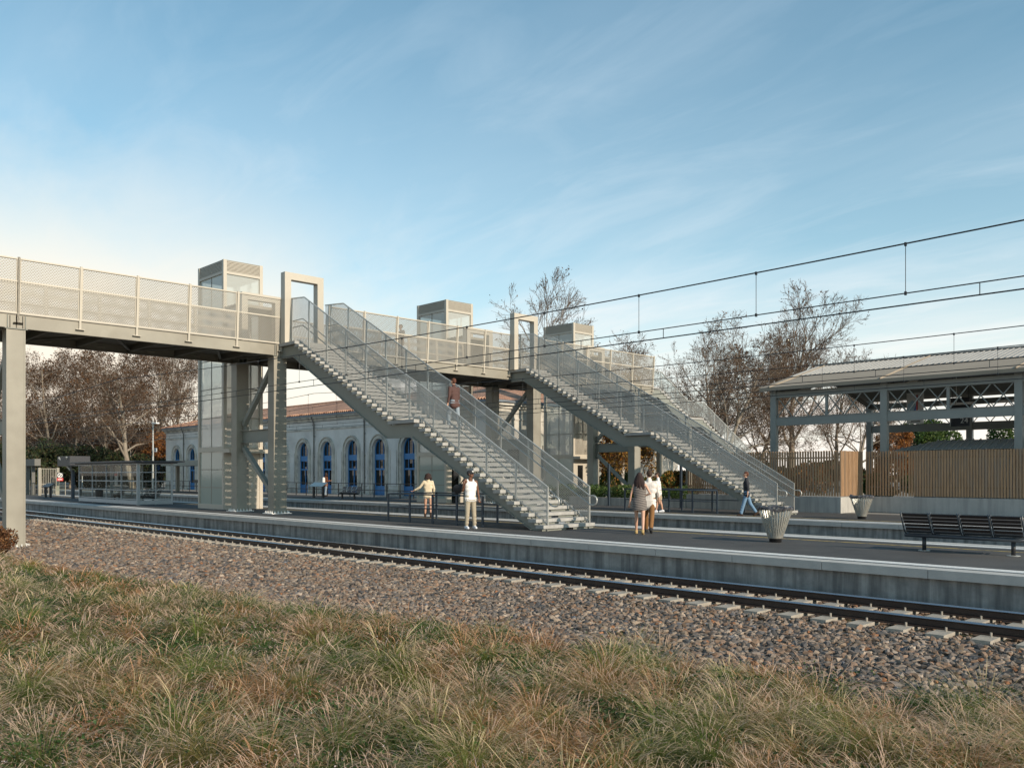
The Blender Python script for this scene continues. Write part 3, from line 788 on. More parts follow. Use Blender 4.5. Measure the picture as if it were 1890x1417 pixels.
lift_tower(32.8, 34.9, 0.0, 'middle glazed lift tower rising from the far platform beyond the first staircase')
lift_tower(44.0, 46.1, -.012, 'farthest glazed lift tower behind the second staircase')

# ------------------------------------------------------------------ guard railings on the platforms
def guard(y0, y1, x0, x1, label):
    t = thing('guard_railing', ((x0+x1)/2, y0, 0), label, 'railing', 'navy guard railings under the staircases')
    src = None
    pts = [(x0+(x1-x0)*i/4, y0) for i in range(5)] + [(x0+(x1-x0)*i/3, y1) for i in range(4)]
    for X, Y in pts:
        if src is None: src = (MB().box(X-.035, Y-.025, 0, X+.035, Y+.025, .99).build('post', M['navy'], t), X, Y)
        else: c = src[0].copy(); COL.objects.link(c); c.parent = t; c.location = (X-src[1], Y-src[2], 0)
    for z in (1.0, .52):
        m = MB(); r = .028 if z > .9 else .02
        m.tube([(x1, y0, z), (x0, y0, z)], r, 8); m.tube([(x0, y0, z), (x0, y1, z)], r, 8); m.tube([(x0, y1, z), (x1, y1, z)], r, 8)
        m.build('rail', M['navy'], t, smooth=True)
guard(18.75, 21.0, -25.8, -20.7, 'navy guard railing wrapped round the foot of the nearest staircase')
guard(32.2, 34.4, -25.6, -20.6, 'navy guard railing under the second staircase on the far platform')
# ------------------------------------------------------------------ station building
YS, XR, XLF, ZE = 41.0, -44.5, -99.5, 6.35
stn = thing('station_building', (-72, 47, 0), 'long limestone station building with blue arched doors and a terracotta roof', 'station building')
XK = [-53.8 - 3.88*k for k in range(-1, 12)]
OW, SPR, TOPZ = .865, 3.69, 6.35
wall = MB(); NA = 14
xs_sorted = sorted(XK); prev = XLF
for xk in xs_sorted:
    a, b = xk-OW, xk+OW
    wall.quad((prev, YS, -.012), (a, YS, -.012), (a, YS, TOPZ), (prev, YS, TOPZ))
    arc = [(xk - OW*math.cos(math.pi*i/NA), SPR + OW*math.sin(math.pi*i/NA)) for i in range(NA+1)]
    for (x0, z0), (x1, z1) in zip(arc[:-1], arc[1:]):
        wall.quad((x0, YS, z0), (x1, YS, z1), (x1, YS, TOPZ), (x0, YS, TOPZ))
        wall.quad((x0, YS, z0), (x0, YS+.35, z0), (x1, YS+.35, z1), (x1, YS, z1))
    wall.quad((a, YS, -.012), (a, YS+.35, -.012), (a, YS+.35, SPR), (a, YS, SPR))
    wall.quad((b, YS, -.012), (b, YS, SPR), (b, YS+.35, SPR), (b, YS+.35, -.012))
    prev = b
wall.quad((prev, YS, -.012), (XR, YS, -.012), (XR, YS, TOPZ), (prev, YS, TOPZ))
wall.build('facade', M['render'], stn, fix=False)
m = MB(); m.quad((XR, YS, -.012), (XR, 53, -.012), (XR, 53, TOPZ), (XR, YS, TOPZ)); m.quad((XLF, 53, -.012), (XLF, YS, -.012), (XLF, YS, TOPZ), (XLF, 53, TOPZ))
m.quad((XR, 53, -.012), (XLF, 53, -.012), (XLF, 53, TOPZ), (XR, 53, TOPZ)); m.build('end_wall', M['stone'], stn, fix=False)
m = MB(); m.box(XLF+.1, YS+3, -.01, XR-.1, YS+3.1, 6.3); m.build('inner_wall', M['soil'], stn)
def ring(x0, x1, y0, y1, prof_z0, prof_z1, out, name, mat):
    MB().box(x0-out, y0-out, prof_z0, x1+out, y1+out, prof_z1).build(name, mat, stn)
pv = XLF-.06
for xk in xs_sorted + [XR+.06+OW+.401]:
    MB().box(pv, YS-.06, -.012, xk-OW-.401, YS, .55).build('plinth', M['stone'], stn); pv = xk+OW+.401
MB().box(XR, YS+.001, -.012, XR+.06, 53, .55).build('plinth', M['stone'], stn)
ring(XLF, XR, YS, 53, 5.55, 5.68, .05, 'string_course', M['stone'])
ring(XLF, XR, YS, 53, 6.35, 6.55, .12, 'cornice', M['stone'])
ring(XLF, XR, YS, 53, 6.551, 6.74, .30, 'cornice', M['stone'])
M['zinc'] = noise_mat('blue_grey_gutter', (0.14, 0.17, 0.20), (0.20, 0.23, 0.26), 3, 0.5)
ring(XLF, XR, YS, 53, 6.741, 6.90, .42, 'gutter', M['zinc'])
def tiles():
    m_, nt = new_mat('terracotta_tiles'); h = NT(nt)
    tc = h.n('ShaderNodeTexCoord'); mp = h.n('ShaderNodeMapping'); h.l(tc.outputs['Object'], mp.inputs[0])
    b = h.n('ShaderNodeTexBrick', Scale=1.0); b.inputs['Mortar Size'].default_value = 0.03
    b.inputs['Brick Width'].default_value = .26; b.inputs['Row Height'].default_value = .34
    b.inputs['Color1'].default_value = (.50, .30, .20, 1); b.inputs['Color2'].default_value = (.43, .245, .16, 1); b.inputs['Mortar'].default_value = (.14, .06, .04, 1)
    h.l(mp.outputs[0], b.inputs['Vector'])
    nz = h.n('ShaderNodeTexNoise', Scale=.5, Detail=6.0); h.l(mp.outputs[0], nz.inputs['Vector'])
    f = h.ramp(nz.outputs[0], [(0.3, (.75, .75, .75)), (0.7, (1.2, 1.15, 1.1))])
    c = h.mix(1.0, b.outputs[0], f, 'MULTIPLY')
    p = h.n('ShaderNodeBsdfPrincipled', Roughness=.85); h.l(c, p.inputs['Base Color'])
    bp = h.n('ShaderNodeBump', Strength=.8, Distance=.05); h.l(b.outputs['Fac'], bp.inputs['Height']); bp.invert = True; h.l(bp.outputs[0], p.inputs['Normal'])
    h.out(p.outputs[0]); return m_
M['tiles'] = tiles()
o_ = .40; zr = 8.75; a = (XLF-o_, YS-o_, 6.905); b = (XR+o_, YS-o_, 6.905); c = (XR+o_, 53+o_, 6.905); d = (XLF-o_, 53+o_, 6.905)
e = (XLF+6, 47, zr); f = (XR-6, 47, zr)
m = MB(); m.quad(a, b, f, e); m.quad(c, d, e, f); m.tri(b, c, f); m.tri(d, a, e); rf = m.build('roof', M['tiles'], stn)
m = MB(); m.tube([e, f], .12, 8)
for p, q in ((a, e), (b, f), (c, f), (d, e)): m.tube([p, q], .10, 6)
m.build('ridge_tile', M['tiles'], rf)
# eave tile ends
m = MB(); x = XLF
while x < XR: m.tube([(x, YS-o_-.05, 6.93), (x, YS-o_+.5, 7.08)], .075, 6); x += .30
m.build('eave_tile', M['tiles'], rf)
# rooftop beyond
bld2 = thing('hall_building', (-62, 66, 0), 'low hall with a second terracotta roof just behind the station building', 'building')
MB().box(-80, 60, 0, -52, 74, 7.6).build('wall', M['stone'], bld2)
m = MB(); A, B, C_, D = (-80.4, 59.6, 7.61), (-51.6, 59.6, 7.61), (-51.6, 74.4, 7.61), (-80.4, 74.4, 7.61); E, F_ = (-74, 67, 10.3), (-58, 67, 10.3)
m.quad(A, B, F_, E); m.quad(C_, D, E, F_); m.tri(B, C_, F_); m.tri(D, A, E); m.build('roof', M['tiles'], bld2)
# doors and stone surrounds: one of each, then copies
def arch_door(xk):
    y = YS + .22; m = MB()
    def rect(xa, za, xb, zb, yy=y, t=.06): m.box(xk+xa, yy, za, xk+xb, yy+t, zb)
    rect(-OW, 0, OW, .74)                                  # kick panel
    for xa in (-OW+.06, .05):
        m.box(xk+xa, y-.02, .12, xk+xa+OW-.11, y-.001, .62)
    rect(-OW, .741, -OW+.10, SPR); rect(OW-.10, .741, OW, SPR); rect(-.05, .741, .05, 2.02)
    rect(-OW+.101, 2.02, OW-.101, 2.17, y-.05, .1); rect(-OW+.101, 2.84, OW-.101, 3.30, y-.06, .12)
    for xv in (-.28, .28): rect(xv-.03, 2.171, xv+.03, 2.839); rect(xv-.025, 3.301, xv+.025, SPR+.80)
    outer = [(OW*math.cos(math.pi*i/12), OW*math.sin(math.pi*i/12)) for i in range(13)]
    for (x0, z0), (x1, z1) in zip(outer[:-1], outer[1:]):
        k = .88
        m.add([(xk+x0, y, SPR+z0), (xk+x1, y, SPR+z1), (xk+x1*k, y, SPR+z1*k), (xk+x0*k, y, SPR+z0*k),
               (xk+x0, y+.06, SPR+z0), (xk+x1, y+.06, SPR+z1), (xk+x1*k, y+.06, SPR+z1*k), (xk+x0*k, y+.06, SPR+z0*k)],
              [(0,1,2,3), (3,2,6,7), (4,7,6,5), (1,0,4,5)])
    o = m.build('arched_door', M['blue'], stn)
    g = MB(); pts = [(xk-OW+.01, .75), (xk+OW-.01, .75)] + [(xk+.85*OW/.865*math.cos(math.pi*i/14), SPR+.85*math.sin(math.pi*i/14)) for i in range(15)]
    g.prism(pts, 'y', y+.065, y+.075); g.build('glass', M['glass_dark'], o)
    s = MB()
    def arcstrip(r0, r1, y0, y1):
        P = [(math.cos(math.pi*i/16), math.sin(math.pi*i/16)) for i in range(17)]
        for (c0, s0), (c1, s1) in zip(P[:-1], P[1:]):
            vs_ = []
            for yy in (y0, y1):
                vs_ += [(xk+r0*c0, yy, SPR+r0*s0), (xk+r0*c1, yy, SPR+r0*s1), (xk+r1*c1, yy, SPR+r1*s1), (xk+r1*c0, yy, SPR+r1*s0)]
            s.add(vs_, [(0,1,2,3), (2,3,7,6), (0,1,5,4)])
        for sx in (-1, 1):
            xa, xb = sorted((xk+sx*r0, xk+sx*r1)); s.box(xa, y0, -.012, xb, y1, SPR)
    arcstrip(OW+.001, OW+.20, YS-.07, YS); arcstrip(OW+.205, OW+.30, YS-.04, YS); arcstrip(OW+.305, OW+.40, YS-.12, YS)
    so_ = s.build('arch_surround', M['stone'], stn)
    return o, so_
d0, s0 = arch_door(XK[0])
for k in range(1, len(XK)):
    dx = XK[k]-XK[0]
    copy_tree(d0, stn, (dx, 0, 0)); copy_tree(s0, stn, (dx, 0, 0))
xm_ = [(XK[i]+XK[i+1])/2 for i in range(len(XK)-1)]
pan = None
for x in xm_:
    if pan is None:
        m = MB(); x0 = x
        for xa, xb, za, zb in ((x-.44, x-.38, .75, 3.6), (x+.38, x+.44, .75, 3.6), (x-.44, x+.44, .68, .749)): m.box(xa, YS-.03, za, xb, YS-.001, zb)
        pan = m.build('pilaster_panel', M['stone'], stn)
    else: copy_tree(pan, stn, (x-x0, 0, 0))
pipe = None
for x in (xm_[2]+.0, xm_[4], xm_[6], xm_[8], xm_[11]):
    if pipe is None:
        m = MB(); m.tube([(x, YS-.10, .1), (x, YS-.10, 6.1), (x, YS-.36, 6.7)], .055, 8); x0 = x
        for z in (1.4, 3.2, 5.0): m.box(x-.09, YS-.1, z, x+.09, YS-.001, z+.04)
        pipe = m.build('downpipe', M['under'], stn)
    else: copy_tree(pipe, stn, (x-x0, 0, 0))
# end wall windows (sunlit gable side)
wn = None
for yy in (43.2, 47.0, 50.8):
    if wn is None:
        m = MB(); y0_ = yy
        m.box(XR, yy-.75, .9, XR+.08, yy-.6, 3.6); m.box(XR, yy+.6, .9, XR+.08, yy+.75, 3.6); m.box(XR, yy-.75, 3.601, XR+.10, yy+.75, 3.8); m.box(XR, yy-.8, .75, XR+.14, yy+.8, .899)
        wn = m.build('window', M['stone'], stn); MB().box(XR+.01, yy-.6, .9, XR+.03, yy+.6, 3.6).build('pane', M['glass_dark'], wn)
    else: copy_tree(wn, stn, (0, yy-y0_, 0))

# ------------------------------------------------------------------ canopy hall on the right
can = thing('platform_canopy', (-12, 44.7, 0), 'large open steel canopy with lattice girders and a pale pitched roof', 'canopy')
CY0, CY1, YR, ZR = 39.35, 50.3, 44.8, 7.52
cxs = [-21.9, -16.45, -11.0, -5.5, 0.0, 5.5]
src = None
for x in cxs:
    for yy in (CY0, CY1):
        if src is None:
            m = MB(); m.box(x-.15, yy-.13, 0, x+.15, yy-.105, 5.95); m.box(x-.15, yy+.105, 0, x+.15, yy+.13, 5.95); m.box(x-.02, yy-.104, 0, x+.15, yy+.104, 5.95)
            src = (m.build('column', M['canopy'], can), x, yy)
        else:
            c = src[0].copy(); COL.objects.link(c); c.parent = can; c.location = (x-src[1], yy-src[2], 0)
lat = None
for yy in (CY0, CY1):
    for x0, x1 in zip(cxs[:-1], cxs[1:]):
        if lat is None:
            m = MB(); xa, xb = x0+.152, x1-.152
            m.box(xa, yy-.08, 4.08, xb, yy+.08, 4.47); m.box(xa, yy-.09, 5.48, xb, yy+.09, 5.75)
            m.box(xa, yy-.11, 4.471, xb, yy+.11, 4.50); m.box(xa, yy-.11, 5.45, xb, yy+.11, 5.479)
            n = 6; dx = (xb-xa)/n
            for i in range(n):
                m.bar((xa+i*dx+.05, yy-.03, 4.51), (xa+(i+1)*dx-.05, yy-.03, 5.44), .035, .065, (0, 1, 0))
                m.bar((xa+i*dx+.05, yy+.03, 5.44), (xa+(i+1)*dx-.05, yy+.03, 4.51), .035, .065, (0, 1, 0))
            m.box((xa+xb)/2-.06, yy-.055, 4.50, (xa+xb)/2+.06, yy+.055, 5.45)
            lat = (m.build('lattice_girder', M['canopy'], can), x0, yy)
        else:
            c = lat[0].copy(); COL.objects.link(c); c.parent = can; c.location = (x0-lat[1], yy-lat[2], 0)
def roof_z(y): return ZR - abs(y-YR)*(ZR-5.97)/(YR-38.85)
M['roof_metal'] = noise_mat('ribbed_roof_metal', (0.36, 0.345, 0.32), (0.44, 0.425, 0.395), 1.5, 0.65, 0.0)
M['roof_tan'] = noise_mat('tan_eave_board', (0.26, 0.215, 0.165), (0.33, 0.28, 0.215), 1.2, 0.75, stretch=(.4, 3, 3))
M['cladding'] = noise_mat('cream_cladding', (0.56, 0.52, 0.43), (0.64, 0.60, 0.50), 1.0, 0.6)
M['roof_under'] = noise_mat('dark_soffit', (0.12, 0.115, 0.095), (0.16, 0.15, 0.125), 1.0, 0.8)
YT = 41.75
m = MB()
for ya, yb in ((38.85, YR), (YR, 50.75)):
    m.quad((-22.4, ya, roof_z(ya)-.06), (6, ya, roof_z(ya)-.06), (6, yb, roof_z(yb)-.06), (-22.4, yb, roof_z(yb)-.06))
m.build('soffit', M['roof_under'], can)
m = MB(); m.quad((-22.4, 38.8, roof_z(38.8)), (6, 38.8, roof_z(38.8)), (6, YT, roof_z(YT)), (-22.4, YT, roof_z(YT)))
m.quad((-22.4, 38.8, roof_z(38.8)-.16), (6, 38.8, roof_z(38.8)-.16), (6, 38.8, roof_z(38.8)), (-22.4, 38.8, roof_z(38.8))); m.build('eave_board', M['roof_tan'], can)
m = MB(); m.quad((-22.4, YR, ZR+.01), (6, YR, ZR+.01), (6, 50.8, roof_z(50.8)+.01), (-22.4, 50.8, roof_z(50.8)+.01))
x = -22.4
def rib(p0, p1, w_): m.bar(p0, p1, w_, .07)
prof = []
while x < 6:
    m.add([(x, YT, roof_z(YT)+.03), (x+.15, YT, roof_z(YT)+.03), (x+.15, YR, ZR+.03), (x, YR, ZR+.03)], [(0,1,2,3)])
    m.bar((x+.20, YT-.01, roof_z(YT)+.035), (x+.20, YR, ZR+.035), .07, .035)
    x += .25
m.bar((-22.4, YR, ZR+.06), (6, YR, ZR+.06), .35, .05)
m.build('roof_sheet', M['roof_metal'], can)
for x in cxs:
    m = MB(); m.bar((x+.02, 38.78, roof_z(38.78)+.02), (x+.02, YR, ZR+.05), .07, .07); m.build('verge_flashing', M['roof_tan'], can)
    if True:
        m = MB(); m.prism([(CY0+.15, 5.76), (CY0+.15, roof_z(CY0)-.08), (YR, ZR-.09), (YR, ZR-.55), (CY0+3.0, 5.76)], 'x', x-.06, x-.02)
        m.build('gable_cladding', M['cladding'], can)
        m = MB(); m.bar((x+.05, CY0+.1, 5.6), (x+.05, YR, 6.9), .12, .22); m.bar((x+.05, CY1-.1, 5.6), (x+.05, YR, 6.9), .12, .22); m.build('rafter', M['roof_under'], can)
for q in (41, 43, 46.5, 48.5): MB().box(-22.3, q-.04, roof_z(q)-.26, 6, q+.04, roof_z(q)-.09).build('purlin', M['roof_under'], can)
# tube lamps and hanging boards
for i, x in enumerate((-15.4, -12.9, -9.6)):
    m = MB(); m.tube([(x, 43.0, 4.95), (x+1.5, 43.0, 4.95)], .035, 8); m.box(x-.03, 42.97, 4.985, x+1.53, 43.03, 5.02)
    m.bar((x+.75, 43, 5.02), (x+.75, 43, roof_z(43)-.1), .02, .02)
    tag(m.build('tube_lamp', M['white']), ['white tube lamp hanging left of the white banner under the canopy', 'white tube lamp hanging in the middle of the canopy bay', 'white tube lamp hanging beside the right canopy column'][i], 'lamp', 'tube lamps under the canopy')
def text_mesh(s, size, name):
    cu = bpy.data.curves.new(name, 'FONT'); cu.body = s; cu.size = size; cu.extrude = .004; cu.align_x = 'CENTER'
    tmp = bpy.data.objects.new(name, cu); COL.objects.link(tmp)
    dg = bpy.context.evaluated_depsgraph_get(); me = bpy.data.meshes.new_from_object(tmp.evaluated_get(dg)); me.name = name
    bpy.data.objects.remove(tmp); return me
def put_text(s, size, mat, loc, parent, name='lettering', rz=0.0):
    me = text_mesh(s, size, name); me.materials.clear(); me.materials.append(mat)
    o = link_obj(name, me, parent, Vector(loc) - world_org(parent)); o.rotation_euler = (R(90), 0, rz); return o
M['red'] = noise_mat('red_sign_paint', (0.50, 0.03, 0.03), (0.58, 0.045, 0.04), 3, 0.5)
M['ltblue'] = noise_mat('light_blue_print', (0.36, 0.55, 0.68), (0.42, 0.60, 0.72), 3, 0.5)
M['royal'] = noise_mat('royal_blue_print', (0.03, 0.12, 0.42), (0.04, 0.15, 0.48), 3, 0.5)
M['ink'] = noise_mat('charcoal_board', (0.022, 0.025, 0.032), (0.03, 0.034, 0.042), 3, 0.5)
bx, bd = at_Y(1689, 43.6)[0], at_Y(1689, 43.6)[2]
ban = thing('hanging_banner', (bx, 43.6, 4.1), 'white hanging banner with red and blue stripes under the canopy', 'banner')
bw = .40
MB().box(bx-bw, 43.59, 4.15, bx+bw, 43.62, 5.66).build('board', M['white'], ban)
MB().box(bx+.06, 43.582, 4.45, bx+.13, 43.589, 5.55).build('stripe', M['red'], ban)
m = MB(); P = [(bx-.02+.0*i, 4.45) for i in range(1)]
pts = [(bx+.05, 4.45), (bx+.05, 5.1), (bx-.02, 4.9), (bx-.08, 4.7), (bx-.11, 4.45)]; m.prism(pts, 'y', 43.582, 43.589); m.build('stripe', M['royal'], ban)
m = MB(); m.prism([(bx-.115, 4.45), (bx-.085, 4.72), (bx-.02, 4.93), (bx+.05, 5.13), (bx-.12, 5.3), (bx-.36, 5.1), (bx-.38, 4.45)], 'y', 43.583, 43.588); m.build('print', M['ltblue'], ban)
m = MB(); [m.box(bx-.2, 43.584, 4.28-i*.05, bx+.25, 43.589, 4.305-i*.05) for i in range(2)]; m.build('print', M['ink'], ban)
m = MB(); [m.bar((bx+q, 43.605, 5.66), (bx+q, 43.605, roof_z(43.6)-.08), .02, .02) for q in (-.35, .35)]; m.build('hanger', M['black'], ban)
bx2 = at_Y(1773, 43.6)[0]
bd2 = thing('hanging_board', (bx2, 43.6, 3.9), 'dark hanging board with red lettering and a white 24 under the canopy', 'board')
MB().box(bx2-.43, 43.59, 3.95, bx2+.40, 43.63, 5.3).build('board', M['ink'], bd2)
MB().box(bx2-.48, 43.585, 3.98, bx2-.44, 43.635, 5.3).build('edge', M['galv'], bd2)
m = MB()
for i, xx in enumerate((-.16, -.08, .02, .10, .18, .26)): m.box(bx2+xx, 43.583, 4.44, bx2+xx+.06, 43.589, 4.60)
m.build('lettering', M['red'], bd2)
put_text('24', .36, M['white'], (bx2+.16, 43.589, 4.10), bd2)
m = MB(); [m.bar((bx2+q, 43.61, 5.3), (bx2+q, 43.61, roof_z(43.6)-.08), .02, .02) for q in (-.35, .35)]; m.build('hanger', M['black'], bd2)

# low shed roof behind the fence
M['shed'] = noise_mat('grey_shed_sheet', (0.36, 0.36, 0.34), (0.44, 0.44, 0.41), 1.0, 0.6, stretch=(6, .4, .4))
shed = thing('shed', (-10, 43, 0), 'low shed with a dark ribbed hipped roof behind the slatted fence', 'shed')
m = MB(); A, B, C_, D = (-16.6, 40.4, 2.78), (4, 40.4, 2.78), (4, 43.2, 2.78), (-16.6, 43.2, 2.78); E, F_ = (-15.0, 41.8, 3.24), (2.4, 41.8, 3.24)
m.quad(A, B, F_, E); m.quad(C_, D, E, F_); m.tri(B, C_, F_); m.tri(D, A, E); m.quad(A, D, C_, B); m.build('roof', M['shed'], shed)
m = MB(); x = -16.2
while x < 3.6:
    t_ = min(1, (x+16.6)/1.6) if x < -15 else 1
    m.bar((x, 40.42, 2.81), (x, 40.42+1.36*t_, 2.81+.46*t_), .05, .04); x += .3
m.build('roof_rib', M['shed'], shed)
MB().box(-15.8, 41.0, 0, 3.4, 42.6, 2.77).build('wall', M['wall_conc'], shed)

# ------------------------------------------------------------------ retaining wall and slatted fence
Z_W = .70
w1 = MB(); w1.box(-25.2, 36.6, 0, -17.2, 36.85, Z_W); w1.box(-17.45, 36.851, 0, -17.2, 39.2, Z_W); w1.box(-17.2, 39.2-.25, 0, 14, 39.2, Z_W)
o = w1.build('retaining_wall', M['wall_conc']); tag(o, 'stepped pale concrete retaining wall carrying the slatted fence', 'wall')
w2 = MB(); w2.box(-33.0, 36.5, 0, -25.25, 36.75, .43); o = w2.build('low_wall', M['wall_conc']); tag(o, 'low concrete wall below the green hedge behind the staircases', 'wall')
fen = thing('slatted_fence', (-12, 38.6, Z_W), 'tall vertical timber slat fence on the retaining wall', 'fence')
def slats(fn, L, pitch, name='slats', w_=.07, d_=.05):
    m = MB(); n = int(L/pitch)
    for i in range(n):
        t = (i+.5)*pitch; x, y, along = fn(t); jz = random.uniform(-.008, .008)
        if along == 'x': m.box(x-w_/2, y-d_/2, Z_W+.03, x+w_/2, y+d_/2, 2.73+jz)
        else: m.box(x-d_/2, y-w_/2, Z_W+.03, x+d_/2, y+w_/2, 2.73+jz)
    return m.build(name, M['wood'], fen)
slats(lambda t: (-25.2+t, 36.7, 'x'), 8.0, .125)
slats(lambda t: (-17.32, 36.75+t, 'y'), 2.35, .135, 'slats', .075)
slats(lambda t: (-17.2+t, 39.07, 'x'), 1.9, .125)
slats(lambda t: (-15.3+t, 39.07, 'x'), 29, .115, 'slats', .085)
m = MB()
for z in (1.1, 2.4):
    m.box(-25.2, 36.735, z, -17.4, 36.775, z+.06); m.box(-17.38, 36.8, z, -17.345, 39.0, z+.06); m.box(-17.2, 39.10, z, 14, 39.14, z+.06)
m.build('rail', M['under'], fen)
for i, (x, zt) in enumerate(((-30.0, 2.25), (-25.35, 2.3))):
    m = MB().box(x-.05, 36.35-.05, 0, x+.05, 36.35+.05, zt); m.box(x-.1, 36.25, 0.002, x+.1, 36.45, .02)
    tag(m.build('post', M['navy']), ['slim dark post in front of the low hedge wall', 'slim dark post at the left end of the slatted fence'][i], 'post', 'slim dark posts at the back of the far platform')
# ------------------------------------------------------------------ benches and bins
def big_bench():
    x0 = -7.95; n = 4; wd = .61; Y = 20.2
    t = thing('bench', (x0+n*wd/2, Y, 0), 'long dark slatted steel bench on the near platform seen from behind, beside the pleated bin', 'bench')
    for i in range(n):
        a = x0+i*wd+.035; b = x0+(i+1)*wd-.035
        m = MB()
        for k in range(5):
            z = .46+k*.078; y = Y - .12 - .055*k*.9
            m.bar((a, y, z+.03), (b, y, z+.03), .014, .064, (0, -.45, 1))
        m.build('backrest', M['bench'], t)
        m = MB(); pr = [(-.10, .45), (-.03, .405), (.08, .40), (.28, .415), (.36, .42), (.40, .39)]
        for (y0, z0), (y1, z1) in zip(pr[:-1], pr[1:]):
            m.add([(a, Y+y0, z0), (b, Y+y0, z0), (b, Y+y1, z1), (a, Y+y1, z1), (a, Y+y0, z0-.012), (b, Y+y0, z0-.012), (b, Y+y1, z1-.012), (a, Y+y1, z1-.012)],
                  [(0,1,2,3), (4,7,6,5), (0,4,5,1), (2,6,7,3), (1,5,6,2), (0,3,7,4)])
        m.build('seat', M['bench_blue'], t)
    for i in range(n+1):
        x = x0+i*wd
        for q in ((-.022, .022) if 0 < i < n else (0,)):
            m = MB(); m.tube([(x+q, Y-.34, .86), (x+q, Y-.20, .60), (x+q, Y-.115, .45), (x+q, Y-.05, .385), (x+q, Y+.1, .365), (x+q, Y+.38, .385)], .017, 8)
            m.build('frame', M['bench_blue'], t, smooth=True)
    m = MB(); m.tube([(x0-.02, Y-.02, .335), (x0+n*wd+.02, Y-.02, .335)], .045, 12); m.build('beam', M['bench_blue'], t, smooth=True)
    for x in (-7.55, -5.75):
        m = MB(); m.lathe([(.043, .012), (.043, .29)], (x, Y-.02, 0), 16); l = m.build('leg', M['black'], t, smooth=True)
        MB().lathe([(.13, .002), (.13, .012), (.12, .016)], (x, Y-.02, 0), 20).build('foot_plate', M['galv'], l)
big_bench()

M['bag'] = glass_mat('clear_bin_liner', (0.82, 0.82, 0.78), 0.30, (0.5, 0.5, 0.47), 0.12)
M['bin_slat'] = noise_mat('brushed_bin_slat', (0.42, 0.40, 0.35), (0.55, 0.53, 0.47), 6, 0.4, 0.4)
M['bin_edge'] = noise_mat('dark_liner_hem', (0.03, 0.03, 0.033), (0.09, 0.09, 0.10), 14, 0.3, lo=.35, hi=.65)
def bin_(x, y, label, h=.86, r0=.17, r1=.42):
    t = thing('litter_bin', (x, y, 0), label, 'litter bin', 'conical slatted litter bins on the platforms')
    MB().lathe([(.15, 0), (.15, .10), (.17, .105)], (x, y, 0), 20).build('base', M['black'], t, smooth=True)
    n = 34
    for grp in (0,):
        m = MB()
        for k in range(n):
            a = 2*math.pi*k/n; c, s = math.cos(a), math.sin(a)
            m.bar((x+r0*c, y+r0*s, .10), (x+(r1-.005)*c, y+(r1-.005)*s, h-.03), .020, .012, (c, s, 0))
        m.build('slats', M['bin_slat'], t)
    m = MB(); N = 68
    ring_ = lambda r, z, amp: [(x+(r+amp*(.5 if k % 2 else -.5))*math.cos(2*math.pi*k/N), y+(r+amp*(.5 if k % 2 else -.5))*math.sin(2*math.pi*k/N), z) for k in range(N)]
    rr = [ring_(.15, .12, .006), ring_(.27, .42, .012), ring_(r1-.035, h-.02, .02)]
    vs_ = sum(rr, []); fs_ = []
    for i in range(2):
        for k in range(N): fs_.append((i*N+k, i*N+(k+1) % N, (i+1)*N+(k+1) % N, (i+1)*N+k))
    m.add(vs_, fs_); m.build('liner', M['bag'], t)
    m = MB(); rnd = random.Random(int(x*10))
    N = 48; vs_ = []; prof = [(r1-.03, h-.05), (r1+.02, h-.055), (r1+.025, h+.0), (r1-.01, h+.03), (r1-.06, h+.02), (r1-.09, h-.03)]
    jit = [[rnd.uniform(-.014, .014) for _ in range(N)] for _ in prof]
    for i, (r, z) in enumerate(prof):
        for k in range(N):
            a = 2*math.pi*k/N; q = jit[i][k]; vs_.append((x+(r+q)*math.cos(a), y+(r+q)*math.sin(a), z+q*1.6+.02*math.sin(3*a+x)))
    fs_ = [(i*N+k, i*N+(k+1) % N, (i+1)*N+(k+1) % N, (i+1)*N+k) for i in range(len(prof)-1) for k in range(N)]
    m.add(vs_, fs_); m.build('liner_hem', M['bin_edge'], t)
    MB().lathe([(r1+.002, h-.035), (r1+.012, h-.03), (r1+.012, h-.012), (r1+.002, h-.008)], (x, y, 0), 40, cap=False).build('rim', M['black'], t)
    return t
bin_(-11.1, 20.0, 'large pleated bin with a dark crumpled liner hem on the near platform')
bin_(-14.5, 32.6, 'smaller looking pleated bin on the far platform in front of the concrete wall')

def seat_bench(x, y, rz, label, nseat=4, group='dark seat benches on the platforms'):
    """row of shell seats on a beam with pale loop armrests, facing local -Y"""
    t = thing('seat_bench', (x, y, 0), label, 'bench', group)
    Wd = .58; L = nseat*Wd
    c, s = math.cos(rz), math.sin(rz)
    parts = []
    for i in range(nseat):
        a = x-L/2+i*Wd+.03; b = a+Wd-.06
        m = MB(); m.bar(((a+b)/2, y-.22, .44), ((a+b)/2, y+.18, .41), b-a, .03); parts.append(m.build('seat', M['bench_blue'], t))
        m = MB()
        for k in range(5): m.bar((a, y+.19+.035*k, .48+.08*k), (b, y+.19+.035*k, .48+.08*k), .015, .07)
        parts.append(m.build('backrest', M['bench_blue'], t))
    for i in range(1, nseat):
        xx = x-L/2+i*Wd
        m = MB(); m.tube([(xx, y+.34, .86), (xx, y+.2, .62), (xx, y-.05, .64), (xx, y-.17, .56), (xx, y-.08, .44)], .016, 6)
        parts.append(m.build('armrest', M['white'], t, smooth=True))
    m = MB(); m.tube([(x-L/2-.05, y-.02, .36), (x+L/2+.05, y-.02, .36)], .045, 10); m.build('beam', M['black'], t, smooth=True)
    for q in (-.32, .32): MB().box(x+q*L-.05, y-.07, 0, x+q*L+.05, y+.03, .33).build('leg', M['black'], t)
    t.rotation_euler = (0, 0, rz); return t
seat_bench(-50.4, 33.3, 0, 'four seat bench with pale loop armrests on the far platform before the blue doors')
